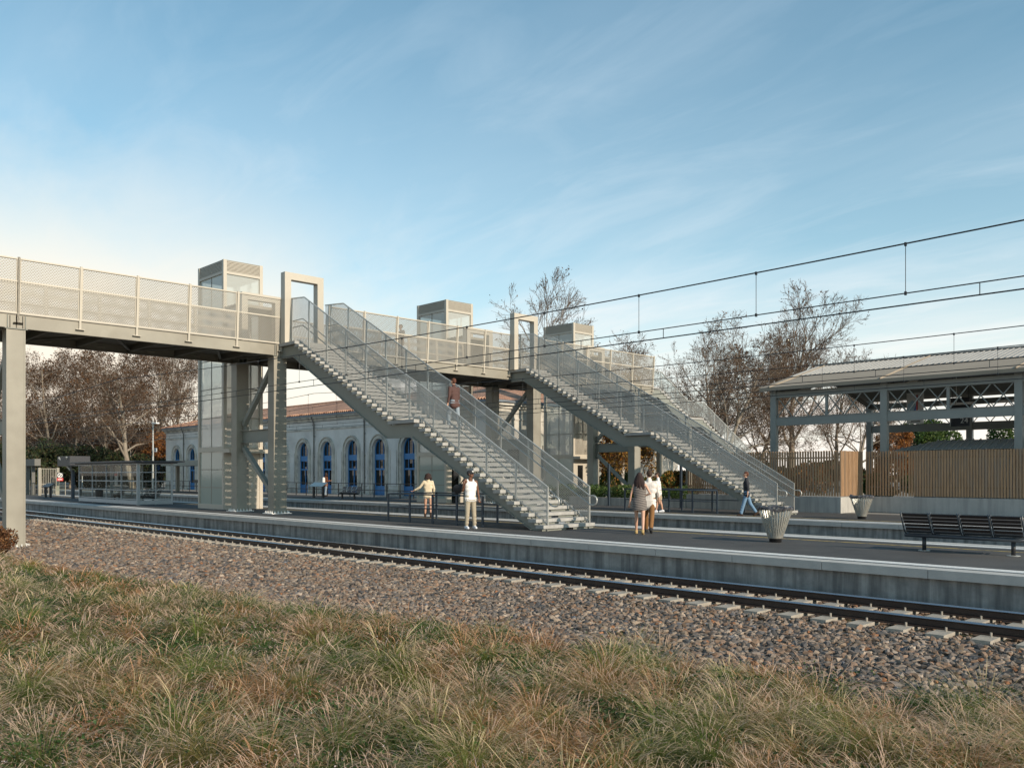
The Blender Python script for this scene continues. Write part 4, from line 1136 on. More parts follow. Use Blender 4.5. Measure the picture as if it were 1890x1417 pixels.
t = thing('perch_bench', (-54.4, 33.4, 0), 'grey leaning perch bench on the far platform left of the seat bench', 'bench')
m = MB(); m.bar((-54.4, 33.15, .80), (-54.4, 33.6, 1.08), 1.75, .05); m.build('perch', M['galv'], t)
for q in (-.62, .62): MB().box(-54.4+q-.07, 33.33, 0, -54.4+q+.07, 33.47, .89).build('leg', M['black'], t)
t = thing('perch_bench', (-68.3, 19.6, 0), 'dark leaning perch bench near the barred gate at the platform end', 'bench')
m = MB(); m.bar((-68.3, 19.4, .76), (-68.3, 19.8, 1.0), 1.7, .05); m.build('perch', M['black'], t)
for q in (-.55, .55): MB().box(-68.3+q-.08, 19.53, 0, -68.3+q+.08, 19.67, .82).build('leg', M['black'], t)

# ------------------------------------------------------------------ glass shelter on the near platform
sx0, sx1, sy0, sy1, sh = -58.0, -48.6, 18.45, 20.45, 2.30
M['shelter'] = noise_mat('slate_shelter_frame', (0.40, 0.415, 0.42), (0.46, 0.475, 0.48), 4, 0.45)
M['shelter_roof'] = noise_mat('dark_shelter_roof', (0.05, 0.055, 0.065), (0.075, 0.08, 0.09), 3, 0.5)
she = thing('waiting_shelter', ((sx0+sx1)/2, (sy0+sy1)/2, 0), 'glass waiting shelter with a flat dark roof and gridded panes on the near platform', 'shelter')
def grid(axis, c, a, b, nb, name):
    fr = MB(); n = nb; rows = [.30, .80, 1.30, 1.80, 2.26]
    for i in range(n+1):
        p = a+(b-a)*i/n; wd = .05 if i in (0, n) else .028
        if axis == 'x': fr.box(p-wd, c-.03, .0, p+wd, c+.03, sh)
        else: fr.box(c-.03, p-wd, .0, c+.03, p+wd, sh)
    for z in rows:
        if axis == 'x': fr.box(a+.05, c-.02, z-.022, b-.05, c+.02, z+.022)
        else: fr.box(c-.02, a+.05, z-.022, c+.02, b-.05, z+.022)
    if axis == 'x': fr.box(a+.05, c-.035, .02, b-.05, c+.035, .24)
    else: fr.box(c-.035, a+.05, .02, c+.035, b-.05, .24)
    f = fr.build('frame', M['shelter'], she)
    g = MB()
    if axis == 'x': g.quad((a+.05, c, .25), (b-.05, c, .25), (b-.05, c, 2.25), (a+.05, c, 2.25))
    else: g.quad((c, a+.05, .25), (c, b-.05, .25), (c, b-.05, 2.25), (c, a+.05, 2.25))
    g.build('glass', M['glass'], f, fix=False)
grid('x', sy0, sx0, sx1, 4, 'front'); grid('y', sx1, sy0+.09, sy1-.09, 2, 'end'); grid('x', sy1, sx0, sx1-4.5, 3, 'back'); grid('y', sx0, sy0+.09, sy1-.09, 2, 'end')
m = MB(); m.box(sx0-.9, sy0-.35, 2.36, sx1+.25, sy1+.55, 2.44); m.box(sx0-.5, sy0-.1, 2.301, sx1+.1, sy1+.2, 2.359); m.build('roof', M['shelter_roof'], she)
o = MB(); o.lathe([(.001, 0), (.17, 0), (.17, .02), (.001, .02)], (0, 0, 0), 20); me = o.mesh('round_sign', [M['royal']])
rs = link_obj('round_sign', me, None, (-50.3, 20.3, 2.08)); rs.rotation_euler = (R(90), 0, 0); tag(rs, 'small round blue sign hanging inside the glass shelter', 'sign')
sb = seat_bench(-50.4, 19.75, R(0), 'dark four seat bench inside the glass shelter at its right end', group='seat benches inside the glass shelter')
sb2 = seat_bench(-55.2, 19.75, R(0), 'dark two seat bench inside the glass shelter at its left end', 2, group='seat benches inside the glass shelter')
t = tag(MB().box(-57.4, 20.36, 1.0, -56.9, 20.40, 1.75).build('poster', M['white']), 'white notice with a red head fixed inside the left end of the shelter', 'notice')
MB().box(-57.4, 20.352, 1.58, -56.9, 20.359, 1.75).build('print', M['red'], t)
m = MB()
for k in range(4): m.box(-57.33, 20.352, 1.42-k*.09, -57.0, 20.359, 1.45-k*.09)
m.build('print', M['ink'], t)
tag(MB().lathe([(.2, 0), (.24, .75), (.25, .8), (.20, .8)], (-57.3, 19.4, 0), 16).build('litter_bin', M['navy']), 'dark round bin inside the left end of the glass shelter', 'litter bin')

# Y-shaped canopy and the platform end
yc = thing('y_canopy', (-64.2, 20.0, 0), 'dark canopy on a single Y-shaped post beyond the glass shelter', 'canopy')
MB().lathe([(.12, 0), (.12, 1.95)], (-64.2, 20, 0), 14).build('post', M['navy'], yc)
for q in (-1, 1): MB().bar((-64.2, 19.9, 1.92), (-64.2+q*.8, 19.36, 2.85), .13, .10).build('arm', M['galv'], yc)
MB().box(-65.5, 19.4, 2.24, -62.9, 20.7, 2.92).build('roof', M['ink'], yc)
ga = thing('gate', (-75.6, 21.7, 0), 'tall barred grey gate closing the far end of the near platform', 'gate')
for yy in (21.06, 22.4): MB().box(-75.72, yy-.1, 0, -75.48, yy+.1, 2.2).build('post', M['paint'], ga)
m = MB()
for i in range(9): m.box(-75.62, 21.22+i*.128-.018, .1, -75.58, 21.22+i*.128+.018, 2.12)
for z in (.12, .9, 2.12): m.box(-75.615, 21.16, z-.025, -75.585, 22.3, z+.025)
m.build('bars', M['paint'], ga)
sg = thing('warning_sign', (-74.6, 22.3, 0), 'black and red no entry for pedestrians sign beside the platform end gate', 'sign')
SX, SY = -74.6, 22.05
MB().box(SX-.04, SY-.02, .35, SX-.02, SY+.62, 1.05).build('glass_screen', M['glass'], sg)
MB().box(SX-.03, SY, 1.38, SX, SY+.46, 1.80).build('panel', M['ink'], sg); MB().box(SX-.03, SY, 1.16, SX, SY+.46, 1.379).build('panel', M['red'], sg)
m = MB(); P = [(math.cos(2*math.pi*i/20), math.sin(2*math.pi*i/20)) for i in range(21)]
for (a, b), (c, d) in zip(P[:-1], P[1:]): m.quad((SX+.004, SY+.23+.135*a, 1.59+.135*b), (SX+.004, SY+.23+.135*c, 1.59+.135*d), (SX+.004, SY+.23+.185*c, 1.59+.185*d), (SX+.004, SY+.23+.185*a, 1.59+.185*b))
m.bar((SX+.006, SY+.11, 1.47), (SX+.006, SY+.35, 1.71), .035, .006, (1, 0, 0)); m.bar((SX+.008, SY+.22, 1.50), (SX+.008, SY+.25, 1.68), .045, .006, (1, 0, 0)); m.build('symbol', M['white'], sg)
m = MB(); [m.box(SX+.001, SY+.08, 1.29-k*.06, SX+.006, SY+.38, 1.315-k*.06) for k in range(2)]; m.build('symbol', M['white'], sg)
MB().box(SX-.09, SY-.05, 0, SX-.05, SY+.0, 1.85).build('post', M['paint'], sg); MB().box(SX-.09, SY+.62, 0, SX-.05, SY+.67, 1.1).build('post', M['paint'], sg)
bf = thing('beam_frame', (-79.2, 21.4, 0), 'brown square beam frame at the left end of the near platform beside the big column', 'frame')
for xx in (-79.6, -78.2): MB().box(xx-.1, 21.2, 0, xx+.1, 21.45, 2.36).build('post', M['under'], bf)
MB().box(-79.9, 21.1, 2.361, -77.0, 21.55, 2.92).build('beam', M['under'], bf)
# canopy on the far platform behind the shelter
pc = thing('platform_roof', (-77, 34.5, 0), 'flat green grey roof on posts on the far platform behind the first lift tower', 'canopy')
MB().box(-82.0, 33.3, 2.45, -68.5, 36.0, 2.92).build('roof', M['paint_dark'], pc)
for xx in (-81.4, -76, -70): MB().box(xx-.14, 34.5, 0, xx+.14, 34.8, 2.449).build('post', M['paint'], pc)
MB().box(-80, 35.6, .85, -69, 35.7, 1.15).build('rail', M['under'], pc)
# lamp mast
lm = thing('lamp_mast', (-85.6, 34, 0), 'slim grey lamp mast with a flat luminaire rising behind the glass shelter', 'lamp post')
MB().tube([(-85.6, 34, 0), (-85.6, 34, 6.9)], [.11, .06], 10).build('mast', M['galv'], lm)
m = MB(); m.bar((-85.55, 34, 6.65), (-84.2, 33.9, 6.62), .32, .12); m.bar((-85.6, 34, 6.9), (-85.6, 34, 7.25), .05, .05, (0, 1, 0)); m.build('luminaire', M['white'], lm)
m = MB(); m.box(-85.2, 33.95, 3.85, -84.6, 33.99, 4.2); m.build('sign_plate', M['white'], lm)
m = MB(); [m.box(-85.12+q*.17, 33.94, 3.93, -85.02+q*.17, 33.949, 4.12) for q in range(3)]; m.build('symbol', M['ink'], lm)
# back railing of the far platform
br = thing('platform_railing', (-75, 36.5, 0), 'long dark railing along the back of the far platform before the station doors', 'railing')
src = None; x = -100.0; k = 0
while x < -45:
    if src is None: src = MB().box(x-.025, 36.47, 0, x+.025, 36.53, .97).build('post', M['black'], br); xs0_ = x
    else: c = src.copy(); COL.objects.link(c); c.parent = br; c.location = (x-xs0_, 0, 0)
    x += 1.55
for z in (.98, .50): MB().box(-100, 36.48, z, -45.2, 36.52, z+.05).build('rail', M['black'], br)

# parked car in the forecourt, seen through the shelter
M['car'] = noise_mat('silver_green_car_paint', (0.34, 0.37, 0.35), (0.38, 0.41, 0.39), 2, 0.3, 0.4, coat=.6)
def car(x, y, label, L=4.3, W=1.75):
    t = thing('parked_car', (x, y, 0), label, 'car')
    low = [(-L/2, .35), (-L/2+.05, .75), (-L/2+.25, .86), (-L/2+1.1, .93), (L/2-.35, .95), (L/2-.03, .85), (L/2, .40), (L/2-.2, .24), (-L/2+.2, .22)]
    top = [(-L/2+1.0, .931), (-L/2+1.75, 1.42), (-L/2+2.2, 1.47), (L/2-1.1, 1.44), (L/2-.40, .951)]
    m = MB(); m.prism([(x+a, b) for a, b in low], 'y', y-W/2, y+W/2); m.build('body', M['car'], t)
    m = MB(); n = len(top); a_ = [(x+p, y-W/2+.08 + (.14 if z > 1.2 else 0), z) for p, z in top]; b_ = [(x+p, y+W/2-.08 - (.14 if z > 1.2 else 0), z) for p, z in top]
    m.add(a_+b_, [tuple(range(n)), tuple(range(2*n-1, n-1, -1))] + [(i, n+i, n+(i+1) % n, (i+1) % n) for i in range(n)]); cab = m.build('cabin', M['car'], t)
    g = MB(); g.add([(x-L/2+1.35, y-W/2+.06, .98), (x+L/2-.75, y-W/2+.06, .98), (x+L/2-1.2, y-W/2+.19, 1.38), (x-L/2+1.85, y-W/2+.19, 1.38)], [(0,1,2,3)]); g.build('window', M['glass_dark'], t)
    for xx in (-L/2+.8, L/2-.8):
        for yy in (-W/2+.08, W/2-.08):
            w_ = MB(); w_.tube([(x+xx, y+yy-.1, .31), (x+xx, y+yy+.1, .31)], .31, 18); wo_ = w_.build('wheel', M['black'], t)
            MB().tube([(x+xx, y+yy-.105, .31), (x+xx, y+yy+.105, .31)], .19, 12).build('rim', M['galv'], wo_)
    for yy in (-.6, .6): MB().box(x-L/2-.01, y+yy-.15, .62, x-L/2+.12, y+yy+.15, .76).build('headlight', M['white'], t)
car(-128.5, 50, 'silver green parked car in the forecourt seen through the glass shelter')

# ------------------------------------------------------------------ overhead lines
M['wire'] = noise_mat('dark_copper_wire', (0.02, 0.022, 0.026), (0.035, 0.038, 0.042), 3, 0.5)
def catenary(Y, label, dz=0.0, xr=24):
    t = thing('overhead_line', (-20, Y, 4.4), label, 'overhead wire', 'overhead contact lines above the tracks')
    mz = lambda X: 5.43 + .00076*(((X+13.5+27) % 54) - 27)**2 + dz
    az, cz = 4.665+dz, 4.475+dz
    X = np.arange(-150, xr, 1.5)
    MB().tube([(x, Y, mz(x)) for x in X], .013, 6).build('messenger_wire', M['wire'], t)
    MB().tube([(x, Y, az) for x in (-150, -100, -60, -30, -10, xr)], .0105, 6).build('auxiliary_wire', M['wire'], t)
    MB().tube([(x, Y, cz) for x in (-150, -100, -60, -30, -10, xr)], .0125, 6).build('contact_wire', M['wire'], t)
    for k in range(28):
        x = -3.0 - 2.72*k
        m = MB(); m.tube([(x, Y, az), (x, Y, mz(x))], .006, 5); m.box(x-.015, Y-.02, az-.03, x+.015, Y+.02, az+.03); m.box(x-.015, Y-.02, mz(x)-.04, x+.015, Y+.02, mz(x)+.02)
        m.build('dropper', M['wire'], t)
        m = MB(); m.tube([(x-1.6-.25*(k % 3), Y, cz), (x-1.6-.25*(k % 3), Y, az)], .008, 5); m.build('dropper', M['wire'], t)
catenary(14.5, 'nearest overhead line of dark wires above the front track, highest in the picture')
catenary(24.6, 'middle overhead line of dark wires above the track behind the near platform')
catenary(28.15, 'farthest overhead line of dark wires along the face of the far platform')
# ------------------------------------------------------------------ people
def remesh(mb, name, mat, voxel, smooth=2, parent=None, org=None):
    me0 = mb.mesh('tmp', [mat], (0, 0, 0), True)
    ob = bpy.data.objects.new('tmp', me0); COL.objects.link(ob)
    md = ob.modifiers.new('r', 'REMESH'); md.mode = 'VOXEL'; md.voxel_size = voxel; md.use_smooth_shade = True
    sm = ob.modifiers.new('s', 'SMOOTH'); sm.factor = .5; sm.iterations = smooth
    dg = bpy.context.evaluated_depsgraph_get(); dg.update()
    me = bpy.data.meshes.new_from_object(ob.evaluated_get(dg)); me.name = name
    bpy.data.objects.remove(ob); bpy.data.meshes.remove(me0)
    me.materials.clear(); me.materials.append(mat)
    me.polygons.foreach_set('use_smooth', [True]*len(me.polygons))
    o = bpy.data.objects.new(name, me); COL.objects.link(o)
    if parent is not None: o.parent = parent
    return o
def cap(m, p, q, r1, r2=None, flat0=False, flat1=False, n=12):
    """tapered capsule (closed)"""
    r2 = r1 if r2 is None else r2
    p = Vector(p); q = Vector(q); d = (q-p)
    L = d.length
    if L < 1e-6: d = Vector((0, 0, 1)); L = 1e-4
    d.normalize(); a = d.cross(Vector((.3, .2, .93)));
    if a.length < 1e-3: a = d.cross(Vector((1, 0, 0)))
    a.normalize(); b = d.cross(a)
    rings = []
    if flat0: rings.append((0, r1*.02)); rings.append((0, r1))
    else:
        for k in range(5): t = math.pi/2*k/4; rings.append((-r1*math.cos(t), r1*math.sin(t)))
    if flat1: rings.append((L, r2)); rings.append((L, r2*.02))
    else:
        for k in range(5): t = math.pi/2*k/4; rings.append((L+r2*math.sin(t), r2*math.cos(t)))
    vs_ = []
    for s, r in rings:
        for k in range(n):
            t = 2*math.pi*k/n; vs_.append(p + d*s + (a*math.cos(t)+b*math.sin(t))*max(r, .0005))
    N = len(rings); fs_ = [(i*n+k, i*n+(k+1) % n, (i+1)*n+(k+1) % n, (i+1)*n+k) for i in range(N-1) for k in range(n)]
    fs_.append(tuple(range(n-1, -1, -1))); fs_.append(tuple((N-1)*n+k for k in range(n)))
    m.add(vs_, fs_); return m
def V3(*a): return Vector(a)
def figure(x, y, z, face, label, H=1.78, female=False, skin='skin_l', legs=((0, 0), (0, 0)), arms=None, lean=0.0, head_yaw=0.0, head_pitch=0.0,
           top=None, bottom=None, shoes=None, hair=None, extras=(), foot=(0, 0), voxel=.0095, hand_curl=.5, wide=.0):
    """local frame: faces +Y, left is -X. legs: (hip flex deg, knee flex deg) for left, right"""
    t = thing('person', (x, y, z), label, 'person')
    t.rotation_euler = (0, 0, math.atan2(face[1], face[0]) - math.pi/2)
    k = H/1.78
    hipw = .095 if female else .09; shw = .165 if female else .20
    J = {}
    hz = .92
    for i, (sx, (hf, kf)) in enumerate(zip((-1, 1), legs)):
        hp = V3(sx*hipw, 0, hz); a = R(hf); b = R(hf-kf)
        kn = hp + V3(sx*(.01+wide*.5), .43*math.sin(a), -.43*math.cos(a)); an = kn + V3(sx*(.005+wide*.5), .42*math.sin(b), -.42*math.cos(b))
        J[i] = [hp, kn, an]
    dz = min(J[0][2].z, J[1][2].z) - .075
    for i in (0, 1): J[i] = [p - V3(0, 0, dz) for p in J[i]]
    hz -= dz; L_ = R(lean)
    def tor(px, py, h):   # torso point at height h above hips
        return V3(px, py + h*math.sin(L_), hz + h*math.cos(L_))
    neck = tor(0, -.01, .60); head = neck + V3(0, .02+.10*math.sin(L_), .155)
    sh = [tor(-shw, -.01, .53), tor(shw, -.01, .53)]
    arms = arms or (((-.10, .02, -1), (-.03, .18, -1)), ((.10, .02, -1), (.03, .18, -1)))
    A = []
    for i in (0, 1):
        u = Vector(arms[i][0]).normalized(); f = Vector(arms[i][1]).normalized()
        el = sh[i] + u*.29; wr = el + f*.25; A.append((sh[i], el, wr, f))
    S = lambda p: Vector(p)*k
    def scale(m): m.v = [tuple(c*k for c in v) for v in m.v]; return m
    torso_r = .098 if female else .108
    def torso(m, g, h0=-.04, h1=.50):
        w_ = .085 if female else .10
        for h, rr, ww in ((0.0, .118 if female else .110, .075), (.14, .092 if female else .105, .055), (.30, .098 if female else .112, .075), (.43, .092 if female else .105, w_)):
            if h0-.01 <= h <= h1+.01: cap(m, tor(-ww, 0, h), tor(ww, 0, h), rr+g)
        hs = [h for h in (0, .07, .14, .22, .30, .37, .43) if h0 <= h <= h1]
        for a, b in zip(hs[:-1], hs[1:]):
            for q in (-.05, 0, .05): cap(m, tor(q, 0, a), tor(q, 0, b), torso_r-.002+g)
    b = MB()
    torso(b, 0.0)
    cap(b, tor(-shw*.8, -.01, .52), tor(shw*.8, -.01, .52), .055); cap(b, tor(0, -.01, .48), neck + V3(0, .01, .05), .062, .056)
    Rh = Matrix.Rotation(R(head_yaw), 3, 'Z') @ Matrix.Rotation(R(-head_pitch), 3, 'X')
    hp = lambda *p: head + Rh @ Vector(p)
    cap(b, hp(0, -.018, .045), hp(0, .012, .035), .082, .078); cap(b, hp(0, .025, -.03), hp(0, .035, -.065), .066, .046)
    cap(b, hp(0, .085, .02), hp(0, .103, -.018), .010, .016); 
    for q in (-1, 1):
        cap(b, hp(q*.077, -.005, -.015), hp(q*.080, -.012, .022), .012, .014); cap(b, hp(q*.03, .072, .035), hp(q*.045, .064, .035), .012, .01)
    cap(b, hp(-.018, .082, -.052), hp(.018, .082, -.052), .009)
    for i, (s0, el, wr, f) in enumerate(A):
        cap(b, s0, el, .047 if not female else .038, .037 if not female else .031); cap(b, el, wr, .037 if not female else .031, .025)
        side = V3(1, 0, 0) if abs(f.x) < .8 else V3(0, 1, 0)
        pn = f.cross(side).normalized(); sd_ = pn.cross(f).normalized()
        palm = wr + f*.05
        cap(b, wr, wr+f*.03, .024, .024)
        for q in (-.022, -.007, .008, .022): cap(b, wr+f*.015+sd_*q*.8, wr+f*.085+sd_*q, .0125, .0115)
        cd = (f*(1-hand_curl*.5) + pn*hand_curl*(-1)).normalized(); cd2 = (f*(1-hand_curl) + pn*(-1.2*hand_curl)).normalized()
        for q, ln in ((-.026, .034), (-.009, .042), (.008, .045), (.025, .038)):
            b0 = palm + f*.045 + sd_*q; b1 = b0 + cd*ln + sd_*q*.15; b2 = b1 + cd2*ln*.85
            cap(b, b0, b1, .0105, .0095, n=8); cap(b, b1, b2, .0095, .008, n=8)
        th = 1 if i == 0 else -1
        t0 = wr + f*.025 + sd_*.024*th; t1 = t0 + (f*.5 + sd_*.75*th - pn*.3).normalized()*.038; t2 = t1 + (f*.85 + sd_*.25*th - pn*.3).normalized()*.03
        cap(b, t0, t1, .0125, .0105, n=8); cap(b, t1, t2, .0105, .0085, n=8)
    FT = []
    for i in (0, 1):
        hp_, kn, an = J[i]
        cap(b, hp_ + V3(0, 0, .02), kn, .083 if not female else .082, .055 if not female else .050); cap(b, kn, kn*.65+an*.35 + V3(0, -.012, 0), .053, .053 if not female else .048); cap(b, kn*.65+an*.35 + V3(0, -.012, 0), an, .053 if not female else .048, .035)
        fp = R(foot[i]); fd = V3(0, math.cos(fp), -math.sin(fp)); up = V3(0, math.sin(fp), math.cos(fp))
        heel = an - fd*.045 - up*.035; toe = an + fd*.135 - up*.045
        cap(b, an, heel, .034, .033); cap(b, an - up*.01, toe, .036, .028)
        FT.append((an, heel, toe, fd, up))
    scale(b); remesh(b, 'body', M[skin], voxel*k, 2, t)
    # eyes and mouth
    e = MB()
    for q in (-1, 1): e.sphere(hp(q*.03, .083, .022)*k, .010*k, 8, 5)
    e.build('eyes', M['black'], None) if False else None
    eo = link_obj('eyes', e.mesh('eyes', [M['black']], (0, 0, 0), True), t)
    mo = MB(); mo.sphere(hp(0, .088, -.052)*k, .011*k, 8, 5, (1.6, .6, .45)); link_obj('mouth', mo.mesh('mouth', [M['lip']], (0, 0, 0), True), t)
    def cloth(name, mat, m, vx=.013, sm=2): scale(m); return remesh(m, name, M[mat], vx*k, sm, t)
    if bottom:
        kind, mat = bottom; m = MB()
        if kind in ('trousers', 'shorts', 'hotpants'):
            for h, ww, rr in ((-.02, .08, .122), (.06, .068, .116)): cap(m, tor(-ww, 0, h), tor(ww, 0, h), rr+(.006 if female else .004))
            for i in (0, 1):
                hp_, kn, an = J[i]
                if kind == 'trousers':
                    cap(m, hp_+V3(0, 0, .02), kn, .098, .073); cap(m, kn, an*.88+kn*.12, .073, .060, flat1=False); cap(m, an*.75+kn*.25, an*.97+kn*.03, .062, .060, flat1=True)
                    for w_ in (.3, .55, .8): cap(m, kn*(1-w_)+an*w_+V3(.01, .02, 0), kn*(1-w_)+an*w_+V3(-.015, .03, .02), .05)
                elif kind == 'shorts': cap(m, hp_+V3(0, 0, .02), kn*.86+hp_*.14, .104, .092, flat1=True)
                else: cap(m, hp_+V3(0, 0, .02), kn*.30+hp_*.70, .104, .105, flat1=True)
        cloth(kind, mat, m)
    if top:
        kind, mat = top; m = MB()
        if kind == 'dress':
            prof = [(.49, .112, .176), (.42, .122, .190), (.30, .118, .186), (.16, .112, .162), (.06, .134, .200), (-.04, .146, .210), (-.13, .146, .206), (-.215, .142, .200)]
            n = 28; vs_ = []; fs_ = []
            for h, ry, rx in prof:
                for q in range(n):
                    a = 2*math.pi*q/n; wob = 1 + .012*math.sin(5*a+h*30); vs_.append(tor(rx*wob*math.cos(a), ry*wob*math.sin(a), h))
            for i in range(len(prof)-1):
                for q in range(n): fs_.append((i*n+q, i*n+(q+1) % n, (i+1)*n+(q+1) % n, (i+1)*n+q))
            fs_.append(tuple(range(n-1, -1, -1))); fs_.append(tuple((len(prof)-1)*n+q for q in range(n))); m.add(vs_, fs_)
            for q in (-.085, .085): cap(m, tor(q, .10, .46), tor(q*1.15, -.01, .595), .018); cap(m, tor(q*1.15, -.01, .595), tor(q, -.10, .46), .018)
            cloth('dress', mat, m, .012, 1)
        else:
            if kind == 'tank':
                torso(m, .016, 0, .43); cap(m, tor(-.085, 0, .40), tor(.085, 0, .40), .124); cap(m, tor(-.08, 0, -.02), tor(.08, 0, -.02), .126, flat0=False)
                for q in (-.09, .09): cap(m, tor(q, .085, .42), tor(q*1.1, -.01, .588), .036, .03); cap(m, tor(q*1.1, -.01, .588), tor(q, -.09, .42), .03, .036)
            else:
                g = .016 if kind != 'shirt_loose' else .022
                torso(m, g, 0, .5); lowh = {'tee': -.07, 'sweater': -.03, 'shirt': -.05, 'shirt_loose': -.12, 'jacket': -.08}[kind]
                cap(m, tor(-.078, 0, lowh), tor(.078, 0, lowh), (.126 if not female else .132)); cap(m, tor(-.078, 0, lowh*.5), tor(.078, 0, lowh*.5), .128)
                cap(m, tor(-shw*.80, -.01, .515), tor(shw*.80, -.01, .515), .064); cap(m, tor(0, -.01, .50), neck + V3(0, -.005, .01), .080, .072)
                for i, (s0, el, wr, f) in enumerate(A):
                    if kind == 'tee': cap(m, s0, s0*.25+el*.75, .068, .062, flat1=True)
                    elif kind in ('shirt', 'shirt_loose'): cap(m, s0, el, .058, .049); cap(m, el, el*.45+wr*.55, .049, .043, flat1=True)
                    else: cap(m, s0, el, .061, .052); cap(m, el, wr*.97+el*.03, .052, .041, flat1=True)
            cloth({'tank': 'tank_top', 'tee': 't_shirt', 'sweater': 'sweater', 'shirt': 'shirt', 'shirt_loose': 'shirt', 'jacket': 'jacket'}[kind], mat, m)
    if shoes:
        for i in (0, 1):
            an, heel, toe, fd, up = FT[i]; m = MB()
            cap(m, heel - up*.006, toe - up*.006, .044, .040); cap(m, heel + up*.01, an + up*.012, .046, .046 if shoes[0] != 'boot' else .05)
            cap(m, an - up*.01, toe + up*.004, .044, .034)
            if shoes[0] == 'boot': cap(m, an, an + up*.12 - V3(0, .0, 0), .05, .052, flat1=True)
            m.v = [(v[0], v[1], v[2]) for v in m.v]
            scale(m); remesh(m, 'shoe', M[shoes[1]], .011*k, 1, t)
    if hair:
        kind, mat = hair; m = MB()
        cap(m, hp(0, -.028, .055), hp(0, .0, .058), .088, .080); cap(m, hp(0, -.045, .01), hp(0, -.045, .03), .075, .075)
        if kind == 'long':
            rnd = random.Random(3)
            for q in range(13):
                a = -1.9 + 3.8*q/12; p0 = hp(.075*math.sin(a), -.03-.055*math.cos(a), .02)
                p1 = p0 + V3(.045*math.sin(a), -.03, -.17) + V3(rnd.uniform(-.02, .02), 0, 0); p2 = p1 + V3(rnd.uniform(-.03, .03), -.01, -.14); p3 = p2 + V3(rnd.uniform(-.03, .03), .0, -.07)
                cap(m, p0, p1, .040, .036, n=8); cap(m, p1, p2, .036, .028, n=8); cap(m, p2, p3, .028, .014, n=8)
        if kind == 'bob':
            rnd = random.Random(5)
            for q in range(26):
                a = -2.3 + 4.6*q/25; p0 = hp(.085*math.sin(a), -.02-.075*math.cos(a), .06); p1 = p0 + V3(.035*math.sin(a)+rnd.uniform(-.02, .02), -.02*math.cos(a), -.16+rnd.uniform(-.02, .03))
                cap(m, p0, p1, .036, .026, n=8)
        scale(m); remesh(m, 'hair', M[mat], .012*k, 1, t)
    for fn in extras: fn(t, hp, tor, A, k)
    return t
def cmat(n, c, rough=.85, v=.12, **kw):
    M[n] = noise_mat(n, tuple(x*(1-v) for x in c), tuple(min(1, x*(1+v)) for x in c), 7, rough, bump=.25, bscale=40, **kw)
for n, c in (('c_white', (.74, .73, .71)), ('c_khaki', (.36, .31, .23)), ('c_cream', (.66, .57, .41)), ('c_shirt', (.70, .65, .60)), ('c_brown_trousers', (.20, .095, .03)),
             ('c_navy', (.020, .022, .03)), ('c_jeans', (.14, .24, .36)), ('c_jeans_pale', (.24, .29, .33)), ('c_jacket', (.085, .042, .035)), ('c_beige_shorts', (.42, .34, .24)),
             ('c_black', (.018, .018, .02)), ('c_white_shoe', (.70, .72, .76)), ('c_gold_shoe', (.40, .28, .12)), ('c_grey', (.18, .175, .18)), ('c_hair_dark', (.030, .015, .013)),
             ('c_hair_auburn', (.10, .035, .018)), ('c_hair_brown', (.045, .025, .015)), ('c_hair_black', (.012, .011, .011)), ('c_rust', (.16, .055, .022)), ('lip', (.26, .09, .07))): cmat(n, c)
def stripes():
    m_, nt = new_mat('striped_dress_cloth'); h = NT(nt)
    tc = h.n('ShaderNodeTexCoord'); mp = h.n('ShaderNodeMapping'); mp.inputs['Rotation'].default_value = (0, R(9), 0); h.l(tc.outputs['Object'], mp.inputs[0])
    wv = h.n('ShaderNodeTexWave', Scale=6.5, Distortion=2.0); wv.bands_direction = 'Z'; wv.inputs['Detail Scale'].default_value = 1.2; h.l(mp.outputs[0], wv.inputs[0])
    c = h.ramp(wv.outputs[1], [(.40, (.055, .048, .05)), (.6, (.25, .215, .19))])
    p = h.n('ShaderNodeBsdfPrincipled', Roughness=.8); h.l(c, p.inputs['Base Color']); h.out(p.outputs[0]); return m_
M['c_dress'] = stripes()
RT, FW = Vector((SA, CA)), Vector((-CA, SA))       # camera right / forward on the ground
def cd(r, f): v = RT*r + FW*f; return (v.x, v.y)
def hat(t, hp, tor, A, k):
    m = MB(); cap(m, hp(0, -.03, .062), hp(0, .004, .062), .094, .088); o = remesh(m, 'cap', M['c_black'], .011, 1, t)
    m = MB(); vs_ = []; 
    for yy in (.05, .10, .155):
        for q in range(7):
            a = (q-3)/3; vs_.append(hp(a*.072*(1 if yy < .12 else .75), yy - .02*a*a, .078 - .010*(yy > .12) - .02*a*a))
    m.add(vs_, [(i*7+q, i*7+q+1, (i+1)*7+q+1, (i+1)*7+q) for i in range(2) for q in range(6)])
    vs2 = [v + Vector((0, 0, -.008)) for v in vs_]; m.add(vs2, [(i*7+q, i*7+q+1, (i+1)*7+q+1, (i+1)*7+q) for i in range(2) for q in range(6)])
    link_obj('cap_peak', m.mesh('cap_peak', [M['c_black']], (0, 0, 0), True), t)
    m = MB(); m.sphere(hp(0, .075, .105), .03, 10, 6, (1.1, .5, .9)); link_obj('cap_badge', m.mesh('cap_badge', [M['white']], (0, 0, 0), True), t)
px, py = -20.5, 18.05
fc = cd(.45, -.89)
figure(px, py, 0, fc, 'man in white tank top and black cap holding a bag over his shoulder', 1.80, skin='skin_d',
       legs=((2, 3), (4, 8)), foot=(0, 0), head_yaw=42,
       arms=(((-.22, .0, -1), (-.10, .12, -1)), ((.32, .30, -1), (-.10, .62, 1.0))),
       top=('tank', 'c_white'), bottom=('trousers', 'c_khaki'), shoes=('shoe', 'c_white_shoe'), extras=(hat,), hand_curl=.8, wide=.03)
